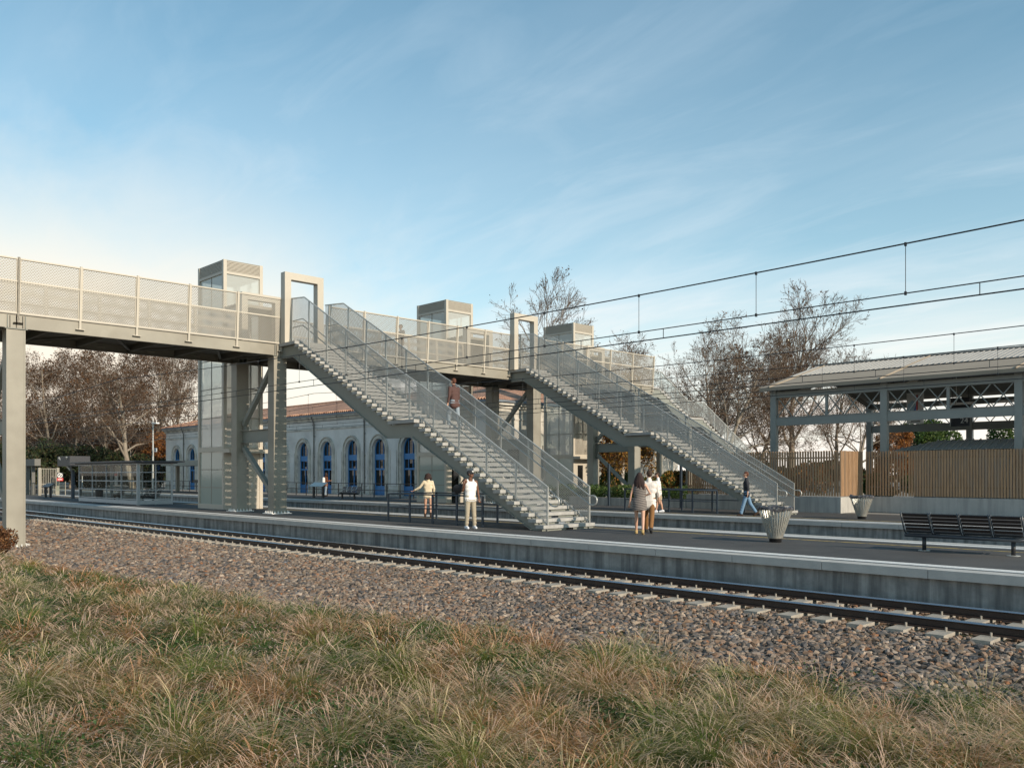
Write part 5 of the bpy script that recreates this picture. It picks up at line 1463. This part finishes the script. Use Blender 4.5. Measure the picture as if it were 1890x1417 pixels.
# the bag on his back
fv = Vector((fc[0], fc[1], 0)).normalized(); rv = Vector((fv.y, -fv.x, 0))
bc = Vector((px, py, 1.26)) - fv*.24 + rv*.24
bag = thing('duffel_bag', bc, 'black bag slung over the shoulder of the man in the white tank top', 'bag')
m = MB(); cap(m, (-.16, 0, -.04), (.16, 0, .03), .125); cap(m, (-.14, -.03, .0), (.16, .02, .04), .12); remesh(m, 'body', M['c_black'], .014, 2, bag)
m = MB(); s0 = Vector((.0, .0, .12)); sh_ = Vector((px, py, 1.50)) + rv*.17 - bc
m.tube([tuple(s0), tuple(s0*.4+sh_*.6+Vector((0, 0, .08))), tuple(sh_+Vector((0, 0, .045))), tuple(sh_+fv*.10+Vector((0, 0, -.06)))], .016, 6); link_obj('strap', m.mesh('strap', [M['c_black']], (0, 0, 0), True), bag)

figure(at_Y(790, 21.5)[0], 21.5, 0, cd(-.15, 1), 'brown haired woman in a cream sweater and white shorts seen from behind', 1.72, True,
       legs=((8, 2), (-3, 14)), arms=(((-.75, .12, -1), (-1.0, .35, -.55)), ((.28, .05, -1), (.0, .45, -1))),
       top=('sweater', 'c_cream'), bottom=('hotpants', 'c_white'), shoes=('boot', 'c_hair_brown'), hair=('bob', 'c_hair_dark'))
figure(-15.25, 19.85, 0, cd(.22, 1), 'woman with long dark wavy hair in a striped grey dress walking away', 1.74, True,
       legs=((14, 4), (-14, 10)), foot=(0, 22), lean=2, head_yaw=-18, arms=(((-.30, -.02, -1), (-.16, .10, -1)), ((.55, -.10, -1), (-.85, .35, -.35))),
       top=('dress', 'c_dress'), shoes=('shoe', 'c_gold_shoe'), hair=('long', 'c_hair_dark'))
figure(-15.45, 20.55, 0, cd(.30, 1), 'man in loose white shirt and brown trousers walking beside the striped dress woman', 1.83,
       legs=((18, 4), (-18, 14)), foot=(0, 26), lean=4, head_yaw=28, arms=(((-.18, .12, -1), (-.05, .40, -1)), ((.20, .10, -1), (.0, .5, -1))),
       top=('shirt_loose', 'c_shirt'), bottom=('trousers', 'c_brown_trousers'), shoes=('shoe', 'c_black'), hair=('short', 'c_hair_brown'))
def phone(t, hp, tor, A, k):
    w_ = A[1][2] + A[1][3]*.09; m = MB(); m.box(w_.x-.035, w_.y-.005, w_.z-.03, w_.x+.035, w_.y+.005, w_.z+.10)
    link_obj('phone', m.mesh('phone', [M['c_black']]), t)
figure(at_Y(1216, 31.6)[0], 31.6, 0, cd(-1, .12), 'man in white t-shirt and beige shorts looking down at his hands', 1.76, legs=((10, 2), (-10, 3)), lean=5, head_yaw=0, head_pitch=28,
       arms=(((-.12, .15, -1), (.35, .85, .25)), ((.12, .12, -1), (-.35, .85, .25))), top=('tee', 'c_white'), bottom=('shorts', 'c_beige_shorts'), shoes=('shoe', 'c_white_shoe'), hair=('short', 'c_hair_brown'), wide=.04)
figure(at_Y(1378, 31.45)[0], 31.45, 0, cd(-1, .25), 'man in navy shirt and blue jeans walking past the second staircase', 1.80, legs=((16, 2), (-20, 14)), foot=(0, 30), lean=2,
       arms=(((-.10, -.20, -1), (-.03, .05, -1)), ((.10, .10, -1), (.03, .25, -1))), top=('shirt', 'c_navy'), bottom=('trousers', 'c_jeans'), shoes=('shoe', 'c_hair_brown'), hair=('short', 'c_hair_auburn'))
zs = nose(-23.75)
figure(-23.85, 20.25, zs - .0, cd(-.72, .69), 'man in a dark brown jacket and pale jeans climbing the nearest staircase', 1.80, legs=((30, 34), (-8, 6)), foot=(0, 18), lean=5,
       arms=(((-.14, -.05, -1), (-.08, .18, -1)), ((.14, .05, -1), (.06, .30, -1))), top=('jacket', 'c_jacket'), bottom=('trousers', 'c_jeans_pale'), shoes=('shoe', 'c_grey'), hair=('short', 'c_hair_auburn'))
figure(-34.6, 25.9, ZFL, (0, -1), 'man in a grey top walking across the footbridge behind the parapet', 1.80, skin='skin_d', legs=((14, 3), (-14, 10)), top=('tee', 'c_grey'), bottom=('trousers', 'c_navy'), shoes=('shoe', 'c_black'), hair=('short', 'c_hair_black'))
def rucksack(t, hp, tor, A, k):
    m = MB(); cap(m, tor(0, -.19, .18), tor(0, -.19, .42), .12, .11); remesh(m, 'backpack', M['c_white'], .014, 2, t)
figure(-57.6, 36.0, 0, cd(.75, .65), 'person in a rust jacket standing by the perch bench', 1.76, True, legs=((6, 2), (-6, 4)), lean=3, head_pitch=12,
       arms=(((-.12, .1, -1), (.1, .9, .1)), ((.12, .1, -1), (-.1, .9, .1))), top=('jacket', 'c_rust'), bottom=('trousers', 'c_jeans_pale'), shoes=('shoe', 'c_hair_brown'), hair=('bob', 'c_hair_dark'), extras=(rucksack,), voxel=.012)
figure(-41.6, 50.2, -.012, cd(-.3, -1), 'small child in a white top standing behind the hedge beyond the staircases', 1.22, True, top=('tee', 'c_white'), bottom=('trousers', 'c_jeans'), shoes=('shoe', 'c_white_shoe'), hair=('bob', 'c_hair_brown'), voxel=.012)
figure(-104.6, 33.5, 0, cd(-.8, -.5), 'person in white top and blue jeans beyond the left end of the glass shelter', 1.75, True, top=('tee', 'c_white'), bottom=('trousers', 'c_jeans'), shoes=('shoe', 'c_white_shoe'), hair=('bob', 'c_hair_brown'), voxel=.012)
# ------------------------------------------------------------------ trees
M['bark'] = noise_mat('grey_brown_bark', (0.16, 0.13, 0.10), (0.30, 0.255, 0.20), 5, 0.9, stretch=(1, 1, .25), bump=.4)
M['bark_pale'] = noise_mat('pale_birch_bark', (0.34, 0.32, 0.29), (0.58, 0.55, 0.50), 4, 0.85, c3=(.10, .09, .08), s3=5)
M['twig'] = noise_mat('brown_twig', (0.095, 0.064, 0.042), (0.16, 0.11, 0.075), 3, 0.9)
M['leaf'] = attr_mat('leaf', 0.6, 0.35)
class TB:
    def __init__(self): self.v = []; self.f = []; self.n = 0
    def tube(self, pts, rs, k):
        P = np.asarray(pts); N = len(P); rs = np.asarray(rs)
        d = np.gradient(P, axis=0); d /= np.linalg.norm(d, axis=1)[:, None] + 1e-9
        ref = np.array([.31, .17, .2]) if abs(d[0][2]) > .8 else np.array([0, 0, 1.])
        a = np.cross(d, ref); a /= np.linalg.norm(a, axis=1)[:, None] + 1e-9; b = np.cross(d, a)
        th = 2*np.pi*np.arange(k)/k
        v = P[:, None, :] + rs[:, None, None]*(a[:, None, :]*np.cos(th)[None, :, None] + b[:, None, :]*np.sin(th)[None, :, None])
        self.v.append(v.reshape(-1, 3))
        i = np.arange(N-1)[:, None]*k; q = np.arange(k)[None, :]; q2 = (q+1) % k
        f = np.stack([i+q, i+q2, i+k+q2, i+k+q], -1).reshape(-1, 4) + self.n
        self.f.append(f); self.n += N*k
    def mesh(self, name, mats): return np_mesh(name, np.concatenate(self.v), np.concatenate(self.f), mats, smooth=True)
def leaf_quads(P, size, cols, flat=False):
    n = len(P)
    a = rng.normal(size=(n, 3)); a /= np.linalg.norm(a, axis=1)[:, None]
    b = np.cross(a, rng.normal(size=(n, 3))); b /= np.linalg.norm(b, axis=1)[:, None] + 1e-9
    s = size * rng.uniform(.6, 1.3, (n, 1))
    v = np.stack([P - a*s, P + b*s*.55, P + a*s, P - b*s*.55], 1).reshape(-1, 3)
    f = np.arange(n*4).reshape(-1, 4)
    return v, f, np.repeat(cols, 4, 0)
def tree(name, label, x, y, zb, Ht, seed, style, leaf_cols=None, group=None, bark='bark', r0=None):
    rs = np.random.default_rng(seed)
    trunk, crown = TB(), TB(); tips = []
    r0 = r0 or Ht*.017
    S = {'upright': dict(up=.55, ang=(22, 42), fork=.26, nl=12, lb=.56, dens=1.12), 'spread': dict(up=.25, ang=(35, 68), fork=.20, nl=13, lb=.52, dens=1.25),
         'round': dict(up=.2, ang=(40, 75), fork=.18, nl=13, lb=.45, dens=1.0)}[style]
    def grow(p, d, L, r, lvl, maxl):
        n = 6 if lvl < 2 else 4; pts = [p.copy()]; rr = [r]; q = p.copy(); d = d.copy()
        for i in range(n):
            d = d + rs.normal(size=3)*(.10 if lvl == 0 else .17) + np.array([0, 0, S['up']*(.12 if lvl else .05)])
            d /= np.linalg.norm(d); q = q + d*L/n; pts.append(q.copy()); rr.append(max(.011 if lvl < 4 else .008, r*(1-.78*(i+1)/n)))
        (trunk if lvl < 2 else crown).tube(pts, rr, 8 if lvl == 0 else (5 if lvl == 1 else 3))
        if lvl >= maxl: tips.append(pts[-1]); tips.append(pts[-2]); return
        k = {0: S['nl'], 1: 8, 2: 6, 3: 4}[lvl]; k = max(2, int(round(k*S['dens']*rs.uniform(.8, 1.2))))
        lo = S['fork'] if lvl == 0 else .22
        az = rs.uniform(0, 6.28)
        for j in range(k):
            t = lo + (1-lo)*(j + rs.uniform(0, .9))/k; t = min(t, .99)
            i = min(int(t*n), n-1); f = t*n-i; bp = pts[i]*(1-f)+pts[i+1]*f; br = rr[i]*(1-f)+rr[i+1]*f
            tang = pts[i+1]-pts[i]; tang /= np.linalg.norm(tang)
            az += 2.4 + rs.uniform(-.5, .5)
            u = np.cross(tang, [.2, .1, 1.]); u /= np.linalg.norm(u)+1e-9; w_ = np.cross(tang, u)
            side = u*math.cos(az)+w_*math.sin(az); an = R(rs.uniform(*S['ang'])*(1.0 if lvl == 0 else .9))
            cd_ = tang*math.cos(an)+side*math.sin(an)
            cl = L*(S['lb'] if lvl == 0 else .52)*(1.15-.55*t)*rs.uniform(.75, 1.2)
            grow(bp, cd_, cl, max(.012, br*rs.uniform(.45, .62)), lvl+1, maxl)
        tips.append(pts[-1])
    grow(np.zeros(3), np.array([rs.normal()*.04, rs.normal()*.04, 1.]), Ht*.92, r0, 0, 4)
    t = thing(name, (x, y, zb), label, 'tree', group)
    link_obj('trunk', trunk.mesh('trunk', [M[bark]]), t)
    cr = link_obj('crown', crown.mesh('crown', [M['twig']]), t)
    if leaf_cols is not None:
        n_leaf, size, cols = leaf_cols
        T = np.array(tips); P = T[rs.integers(0, len(T), n_leaf)] + rs.normal(size=(n_leaf, 3))*size*1.4
        c = np.array(cols)[rs.integers(0, len(cols), n_leaf)]*rs.uniform(.75, 1.25, (n_leaf, 1))
        v, f, c = leaf_quads(P, size, c); link_obj('leaves', np_mesh('leaves', v, f, [M['leaf']], c), cr)
    return t
def re_tree(src, x, y, zb, rz, sc, label):
    c = copy_tree(src, None); c.location = (x, y, zb); c.rotation_euler = (0, 0, rz); c.scale = (sc*random.uniform(.92, 1.08), sc, sc*random.uniform(.95, 1.05)); c['label'] = label; return c
BR = [(.105, .044, .014), (.07, .03, .012), (.14, .062, .020), (.055, .030, .015)]
OR = [(.34, .13, .03), (.26, .10, .03), (.40, .19, .05), (.20, .075, .025)]
YE = [(.38, .22, .04), (.30, .17, .04), (.26, .11, .025), (.14, .10, .03)]
GR = [(.055, .10, .025), (.075, .13, .03), (.045, .075, .02), (.11, .15, .04)]
GT1, GT2 = 'bare trees behind the left side of the platforms', 'bare trees behind the canopy'
def P_(px, d): return at_depth(px, d)
a = P_(190, 118); t1 = tree('deciduous_tree', 'wide brown leafed tree in the middle of the left tree group above the shelter', a[0], a[1], -.1, 18.0, 11, 'spread', (4600, .135, BR), GT1)
a = P_(245, 100); t2 = tree('deciduous_tree', 'pale forked tree with a thick trunk rising right behind the glass shelter', a[0], a[1], -.1, 14.5, 23, 'spread', (2600, .12, BR), GT1, r0=.36)
a = P_(330, 140); t3 = tree('deciduous_tree', 'tall upright bare tree with vertical branches just left of the nearest lift tower', a[0], a[1], -.1, 20.0, 31, 'upright', None, GT1)
for px, d, sc, src, lb in ((100, 112, .92, t1, 'brown leafed tree beside the big left column, left end of its group'), (145, 128, 1.0, t1, 'dark brown leafed tree between the big left column and the lamp mast'), (285, 122, .95, t1, 'brown leafed tree left of the upright bare trees behind the shelter'),
                           (290, 150, 1.02, t3, 'upright bare tree behind the right end of the left tree group'), (60, 135, .85, t2, 'smaller pale tree showing at the edge of the big left column'), (20, 120, .9, t1, 'brown leafed tree glimpsed left of the big left column')):
    a = P_(px, d); re_tree(src, a[0], a[1], -.1, random.uniform(0, 6), sc, lb)
a = P_(296, 108); ot = tree('autumn_tree', 'dense orange autumn tree at the left corner of the station building', a[0], a[1], -.1, 6.6, 41, 'round', (16000, .12, OR), 'autumn trees')
# right hand group
a = P_(1462, 72); r1 = tree('deciduous_tree', 'tallest bare pale tree with upright limbs behind the left canopy bay', a[0], a[1], -.1, 14.6, 52, 'upright', (500, .09, BR), GT2, r0=.30)
a = P_(1345, 66); r2 = tree('deciduous_tree', 'spreading bare tree with sparse brown leaves right of the farthest staircase', a[0], a[1], -.1, 12.8, 63, 'spread', (1300, .085, BR), GT2)
for px, d, sc, src, lb in ((1425, 80, .84, r1, 'bare upright tree just left of the canopy, behind its first column'), (1590, 74, .86, r2, 'spreading brown leafed tree rising over the middle of the canopy roof'), (1290, 76, .95, r2, 'bare tree directly beyond the farthest staircase, left end of its group'), (1545, 82, .74, r1, 'bare tree seen through the lattice girder of the left canopy bay'), (1395, 70, .78, r2, 'low branching bare tree behind the first canopy column'), (1320, 90, 1.0, r1, 'taller upright bare tree behind the tree right of the farthest staircase')):
    a = P_(px, d); re_tree(src, a[0], a[1], -.1, random.uniform(0, 6), sc, lb)
a = P_(1040, 96); b1 = re_tree(r1, a[0], a[1], -.1, 2.0, 1.36, 'tall bare tree rising behind the farthest lift tower')
a = P_(1150, 84); b2 = re_tree(r2, a[0], a[1], -.1, 4.0, 1.02, 'bare tree seen above the parapet at the far end of the footbridge')
a = P_(860, 150); b3 = re_tree(r2, a[0], a[1], -.1, 1.0, 1.0, 'bare tree whose twigs show over the station roof under the footbridge')
for o_ in (b1, b2, b3): o_['group'] = 'bare trees beyond the footbridge'
a = P_(1148, 62); au = tree('birch_tree', 'pale trunked birch with yellow and rust leaves under the second staircase', a[0], a[1], -.1, 8.2, 71, 'round', (9000, .10, YE), 'autumn trees', 'bark_pale', r0=.16)
a = P_(1122, 72); re_tree(ot, a[0], a[1], -.1, 1.0, 1.3, 'rust coloured tree behind the columns at the far end of the footbridge')
a = P_(1655, 78); o2 = re_tree(ot, a[0], a[1], -.1, 2.4, .82, 'small orange tree seen left of the dark shed roof under the canopy')
def blob_tree(name, label, x, y, blobs, n, size, cols, cat='tree', group=None, trunk=True):
    t = thing(name, (x, y, -.1), label, cat, group)
    Ps = []
    for (bx_, by_, bz_, rx_, ry_, rz_) in blobs:
        k = int(n*rx_*ry_*rz_/sum(b[3]*b[4]*b[5] for b in blobs)) + 40
        q = rng.normal(size=(k, 3)); q /= np.linalg.norm(q, axis=1)[:, None]; q *= rng.uniform(.35, 1.06, (k, 1))**.5
        Ps.append(q*[rx_, ry_, rz_] + [bx_, by_, bz_])
    P = np.concatenate(Ps); P += .18*size*10*np.sin(P[:, ::-1]*3.1)*.3; P = P[P[:, 2] > .05]
    c = np.array(cols)[rng.integers(0, len(cols), len(P))]*rng.uniform(.7, 1.3, (len(P), 1))
    v, f, c = leaf_quads(P, size, c); link_obj('crown' if trunk else 'leaves', np_mesh('leaves', v, f, [M['leaf']], c), t)
    if trunk:
        b = TB(); zt = max(q[2] for q in blobs); b.tube([(0, 0, 0), (.05, 0, zt*.5), (0, .05, zt)], [.2, .15, .05], 7)
        for q in blobs: b.tube([(0, 0, zt*.35), (q[0]*.5, q[1]*.5, q[2]*.7), (q[0], q[1], q[2])], [.1, .07, .03], 5)
        link_obj('trunk', b.mesh('trunk', [M['bark']]), t)
    return t
def rblobs(n, w_, h, z0, seed):
    rs = np.random.default_rng(seed); return [(rs.uniform(-w_, w_), rs.uniform(-w_, w_), z0+rs.uniform(0, h), rs.uniform(.45, .8)*w_*.75, rs.uniform(.45, .8)*w_*.75, rs.uniform(.4, .7)*h*.8) for _ in range(n)]
GG = 'green trees beyond the canopy'
a = P_(1710, 92); blob_tree('green_tree', 'dense green tree seen under the canopy beams above the dark shed roof', a[0], a[1], rblobs(12, 3.0, 3.0, 3.6, 5), 16000, .16, GR, group=GG)
a = P_(1888, 92); blob_tree('green_tree', 'green tree at the right picture edge seen under the canopy beams', a[0], a[1], rblobs(10, 2.6, 2.6, 3.6, 9), 11000, .16, GR, group=GG)
DG = [(.030, .045, .018), (.045, .065, .022), (.022, .030, .016), (.07, .055, .025)]
GL = 'dark shrubs behind the left end of the platforms'
for i, (px, d, w_, h, lb) in enumerate(((75, 100, 3.2, 3.0, 'dark evergreen shrub behind the barred gate'), (130, 104, 3.4, 3.4, 'dark evergreen shrub behind the Y-shaped canopy'), (190, 108, 3.6, 3.0, 'dark shrub behind the left half of the glass shelter'),
                                   (250, 104, 3.0, 2.4, 'dark shrub behind the right half of the glass shelter'), (30, 96, 3.4, 3.6, 'dark shrub beside the foot of the big left column'))):
    a = P_(px, d); blob_tree('shrub', lb, a[0], a[1], rblobs(9, w_, h, 1.2, 20+i), 7000, .16, DG, 'shrub', GL)
BD = [(.060, .030, .014), (.045, .024, .013), (.085, .042, .018), (.030, .022, .014)]
for i, (px, d, lb) in enumerate(((80, 138, 'tall dense brown thicket behind the barred gate trees'), (160, 146, 'tall dense brown thicket behind the lamp mast'), (235, 140, 'tall dense brown thicket behind the pale forked tree'))):
    a = P_(px, d); blob_tree('thicket', lb, a[0], a[1], rblobs(14, 5.2, 6.0, 2.0, 60+i), 15000, .20, BD, 'thicket', 'brown thickets behind the left trees')
# hedge and shrubs behind the low wall
h1 = thing('hedge', (-30.5, 37.6, 0), 'green clipped hedge behind the low wall under the second staircase', 'hedge')
n = 16000; P = np.stack([rng.uniform(-6.5, 5.0, n), rng.uniform(-.55, .55, n), rng.uniform(.1, 1.0, n)], 1); P[:, 2] += .12*np.sin(P[:, 0]*3)*P[:, 2]
v, f, c = leaf_quads(P, .055, np.array(GR)[rng.integers(0, 4, n)]*rng.uniform(.8, 1.5, (n, 1))); link_obj('leaves', np_mesh('leaves', v, f, [M['leaf']], c), h1)
GS = 'shrubs behind the retaining wall'
for i, (px, d, w_, h, cols, lb) in enumerate(((1215, 60, 1.2, .9, GR+YE, 'green shrub seen between the columns and the slatted fence'), (1238, 68, 1.6, 1.2, DG+YE, 'yellow green shrub right of the far columns'), (1120, 66, 1.6, 1.6, GR, 'green shrub left of the pale birch trunk'), (1390, 56, 1.6, 1.2, DG+OR, 'rust and dark shrub behind the left part of the slatted fence'), (1640, 50, 1.0, .9, GR, 'green shrub glimpsed through the fence right of its sunlit return'), (1470, 60, 2.2, 1.4, DG+OR, 'brown shrub behind the slatted fence under the bare trees'))):
    a = P_(px, d); blob_tree('shrub', lb, a[0], a[1], rblobs(7, w_, h, .6, 40+i), 5000, .10, cols, 'shrub', GS)
# far wood line closing the horizon
n = 60000; th = rng.uniform(R(-46), R(40), n); rr = rng.uniform(190, 260, n)
Xc = rr*np.sin(th); Yc = rr*np.cos(th); hgt = 5.0 + 3.0*np.sin(th*21)*np.sin(th*9+1) + 2.0*np.sin(th*57)
P = np.stack([RT.x*Xc+FW.x*Yc, RT.y*Xc+FW.y*Yc, rng.uniform(0, 1, n)**.8*hgt], 1)
v, f, c = leaf_quads(P, .75, np.array(DG+BR)[rng.integers(0, 8, n)]*rng.uniform(.7, 1.3, (n, 1)))
stuff(link_obj('far_wood', np_mesh('far_wood', v, f, [M['leaf']], c)))['label'] = 'distant wood line along the horizon behind the station'
# rust shrub by the big column
a = P_(-22, 27.5); gz = float(ground_z(a[0], a[1]))
rb = blob_tree('shrub', 'rust leaved shrub at the left picture edge at the foot of the big column', a[0], a[1], [(0, 0, .30, .55, .6, .3), (-.7, .2, .45, .7, .6, .55), (.45, -.3, .16, .5, .4, .18), (-.2, .6, .55, .35, .3, .35), (.75, -.5, .1, .35, .3, .1)], 5200, .045, [(.20, .085, .035), (.14, .06, .03), (.24, .12, .05), (.09, .05, .025)], 'shrub')
rb.location.z = gz

# ------------------------------------------------------------------ grass on the embankment
def blades(base, N, L, lean, w0, col0, col1, head=0.0, hcol=None, spread=.12, wind=(0.10, 0.0), droop=.5):
    """base (C,3); N blades each; all params arrays per clump; returns verts, quads, colours"""
    C = len(base); T = C*N
    rep = lambda a: np.repeat(np.asarray(a), N, 0)
    ph = rng.uniform(0, 2*np.pi, T); rho = np.abs(rng.normal(0, 1, T))*rep(spread)
    Ln = rep(L)*rng.uniform(.55, 1.1, T); ln = rep(lean)*(.52*np.minimum(rho/(rep(spread)+1e-6), 2.0) + .22*np.abs(rng.normal(0, 1, T)))
    isH = rng.uniform(0, 1, T) < rep(head); Ln = np.where(isH, Ln*1.18, Ln); dr = droop*rng.uniform(.4, 1.4, T)*np.where(isH, 1.0 + rng.uniform(0, 1.1, T), 1.0)
    s = np.array([0, .3, .58, .74, .87, 1.0]); K = len(s)
    ang = ln[:, None] + dr[:, None]*s[None]**1.7*1.6
    ds = np.diff(s, prepend=0)[None]*Ln[:, None]
    hr = np.cumsum(np.sin(ang)*ds, 1); vz = np.cumsum(np.cos(ang)*ds, 1)
    cx_, sx_ = np.cos(ph)[:, None], np.sin(ph)[:, None]
    B = rep(base)
    px_ = B[:, 0:1] + rho[:, None]*cx_ + hr*cx_ + wind[0]*s[None]**2*Ln[:, None]; py_ = B[:, 1:2] + rho[:, None]*sx_ + hr*sx_ + wind[1]*s[None]**2*Ln[:, None]; pz_ = B[:, 2:3] + vz - .02
    w = rep(w0)[:, None]*np.where(isH[:, None], np.array([.5, .45, .40, 2.0, 2.3, .7])[None], np.array([1., .95, .72, .50, .30, .05])[None])
    tw = ph + np.pi/2 + rng.normal(0, .6, T)
    wx, wy = np.cos(tw)[:, None]*w, np.sin(tw)[:, None]*w
    v = np.stack([np.stack([px_-wx, py_-wy, pz_], -1), np.stack([px_+wx, py_+wy, pz_], -1)], 2)   # T,K,2,3
    k = np.arange(K-1)[None]*2 + (np.arange(T)*K*2)[:, None]
    f = np.stack([k, k+1, k+3, k+2], -1).reshape(-1, 4)
    jit = rng.uniform(.75, 1.25, (T, 1, 1))
    c = (rep(col0)[:, None, :]*(1-s[None, :, None]) + rep(col1)[:, None, :]*s[None, :, None])*jit
    hc = rep(hcol)[:, None, :]*jit
    c = np.where(isH[:, None, None] & (s[None, :, None] > .6), hc, c)
    return v.reshape(-1, 3), f, np.repeat(c, 2, 1).reshape(-1, 3)
GV, GF, GC = [], [], []; goff = 0
def addg(vfc):
    global goff
    v, f, c = vfc; GV.append(v); GF.append(f+goff); GC.append(c); goff += len(v)
def sites(x0, x1, y0, y1, sp, keep):
    A, B = np.meshgrid(np.arange(x0, x1, sp), np.arange(y0, y1, sp)); A = A.ravel()+rng.uniform(-.5, .5, A.size)*sp; B = B.ravel()+rng.uniform(-.5, .5, B.size)*sp
    e = edge_Y(A); fwd = A*FW.x + B*FW.y; rt = A*RT.x + B*RT.y
    k = keep(A, B, e, fwd, rt) & (fwd > 3.4) & (np.abs(rt) < .66*fwd+1.2)
    return A[k], B[k], fwd[k], e[k]
sm = lambda A, B, f, p: .5+.5*np.sin(A*f+p+1.7*np.sin(B*f*.7+p))*np.cos(B*f*1.1-p*.6)
GREEN0, GREEN1 = np.array([.045, .065, .018]), np.array([.15, .165, .055])
TYPES = [ # base colour, tip colour, head colour, head share, length, lean
    ((.042, .075, .014), (.135, .185, .036), (.60, .44, .33), .46, .37, .95),
    ((.085, .085, .022), (.28, .20, .065), (.64, .44, .32), .58, .40, .95),
    ((.20, .095, .028), (.42, .205, .075), (.56, .31, .17), .50, .37, .95),
    ((.036, .068, .016), (.085, .135, .034), (.40, .31, .29), .30, .27, 1.1),
    ((.060, .100, .016), (.21, .26, .045), (.60, .47, .28), .44, .43, .85),
]
def clumps(sp, N, wscale, cond, hs=1.0):
    A, B, fw_, e = sites(-46, 6, -8, 11.5, sp, cond)
    n = len(A); z = ground_z(A, B)
    sel = rng.choice(5, n, p=[.29, .26, .15, .11, .19]); sel = np.where(sm(A, B, .55, .3) > .72, np.where(sel == 3, 1, sel), sel)
    sel = np.where(rng.uniform(0, 1, n) < .06, 2, sel)
    T_ = lambda i: np.array([t[i] for t in TYPES])[sel]
    size = rng.choice([.5, .8, 1.1, 1.5], n, p=[.24, .30, .28, .18])*rng.uniform(.85, 1.15, n)*hs*np.clip((e-B)/1.0+.6, .5, 1.0)
    base = np.stack([A, B, z], 1)
    addg(blades(base, N, T_(4)*size, T_(5), np.full(n, wscale), T_(0), T_(1), T_(3), T_(2), .115*size+.02, wind=(-.07, .03), droop=.85))
    return n
gap = lambda A, B: rng.uniform(0, 1, len(A)) < np.where(sm(A, B, 1.6, 2.1) < .22, .40, .97)
n1 = clumps(.36, 760, .00105, lambda A, B, e, fw_, rt: (B < e - .1) & (fw_ < 9.0) & gap(A, B))
n2 = clumps(.42, 480, .0017, lambda A, B, e, fw_, rt: (B < e - .1) & (fw_ >= 9.0) & (fw_ < 17) & gap(A, B), 1.0)
n3 = clumps(.58, 260, .0040, lambda A, B, e, fw_, rt: (B < e) & (fw_ >= 17) & (fw_ < 42), .9)
# sparse tufts on the ballast fringe
n4 = clumps(.6, 160, .0022, lambda A, B, e, fw_, rt: (B >= e - .2) & (B < e + .9) & (fw_ < 26) & (rng.uniform(0, 1, len(A)) < .45), .75)
# low undergrowth between the tussocks
A, B, fw_, e = sites(-46, 6, -8, 11.5, .12, lambda A, B, e, f, r: (B < e + .05) & (f < 24))
base = np.stack([A, B, ground_z(A, B)], 1); n = len(A); g = rng.uniform(0, 1, (n, 1))
addg(blades(base, 7, rng.uniform(.10, .24, n), np.full(n, 1.1), np.full(n, .003), GREEN0*(1-.5*g)+np.array([.10, .075, .035])*g*.5, GREEN1*(1-.5*g)+np.array([.24, .17, .09])*g*.5, np.full(n, .06), np.tile([.45, .36, .28], (n, 1)), np.full(n, .06)))
stuff(link_obj('grass', np_mesh('grass', np.concatenate(GV), np.concatenate(GF), [attr_mat('grass_blade', .65, .32)], np.concatenate(GC))))['label'] = 'tussocks of green and straw coloured feathery grass on the embankment'
# leafy weeds with tiny pale flowers
PS, CS, FP = [], [], []
A, B, fw_, e = sites(-30, 6, -6, 11, .42, lambda A, B, e, f, r: (B < e) & (f < 20) & (rng.uniform(0, 1, len(A)) < np.where(sm(A, B, 1.6, 2.1) < .26, .75, .28)))
for x_, y_ in zip(A, B):
    k = int(rng.uniform(260, 520)); q = rng.normal(size=(k, 3))*[.22, .22, .07]; q[:, 2] = np.abs(q[:, 2])*1.3 + .03
    PS.append(q + [x_, y_, float(ground_z(x_, y_))]); b_ = rng.uniform(.7, 1.3)
    CS.append(np.array([(.030, .068, .018), (.040, .085, .022), (.026, .050, .014), (.06, .10, .03)])[rng.integers(0, 4, k)]*b_)
    if rng.uniform() < .5: FP.append(PS[-1][rng.integers(0, k, 40)] + [0, 0, .04])
P = np.concatenate(PS); v, f, c = leaf_quads(P, .020, np.concatenate(CS))
Pf = np.concatenate(FP); v2, f2, c2 = leaf_quads(Pf, .009, np.tile([.50, .44, .46], (len(Pf), 1)))
stuff(link_obj('weeds', np_mesh('weeds', np.concatenate([v, v2]), np.concatenate([f, f2+len(v)]), [M['leaf']], np.concatenate([c, c2]))))['label'] = 'low leafy weeds with tiny pale flowers between the grass tussocks'
print('clumps', n1, n2, n3, n4, 'grass faces', sum(len(x) for x in GF))
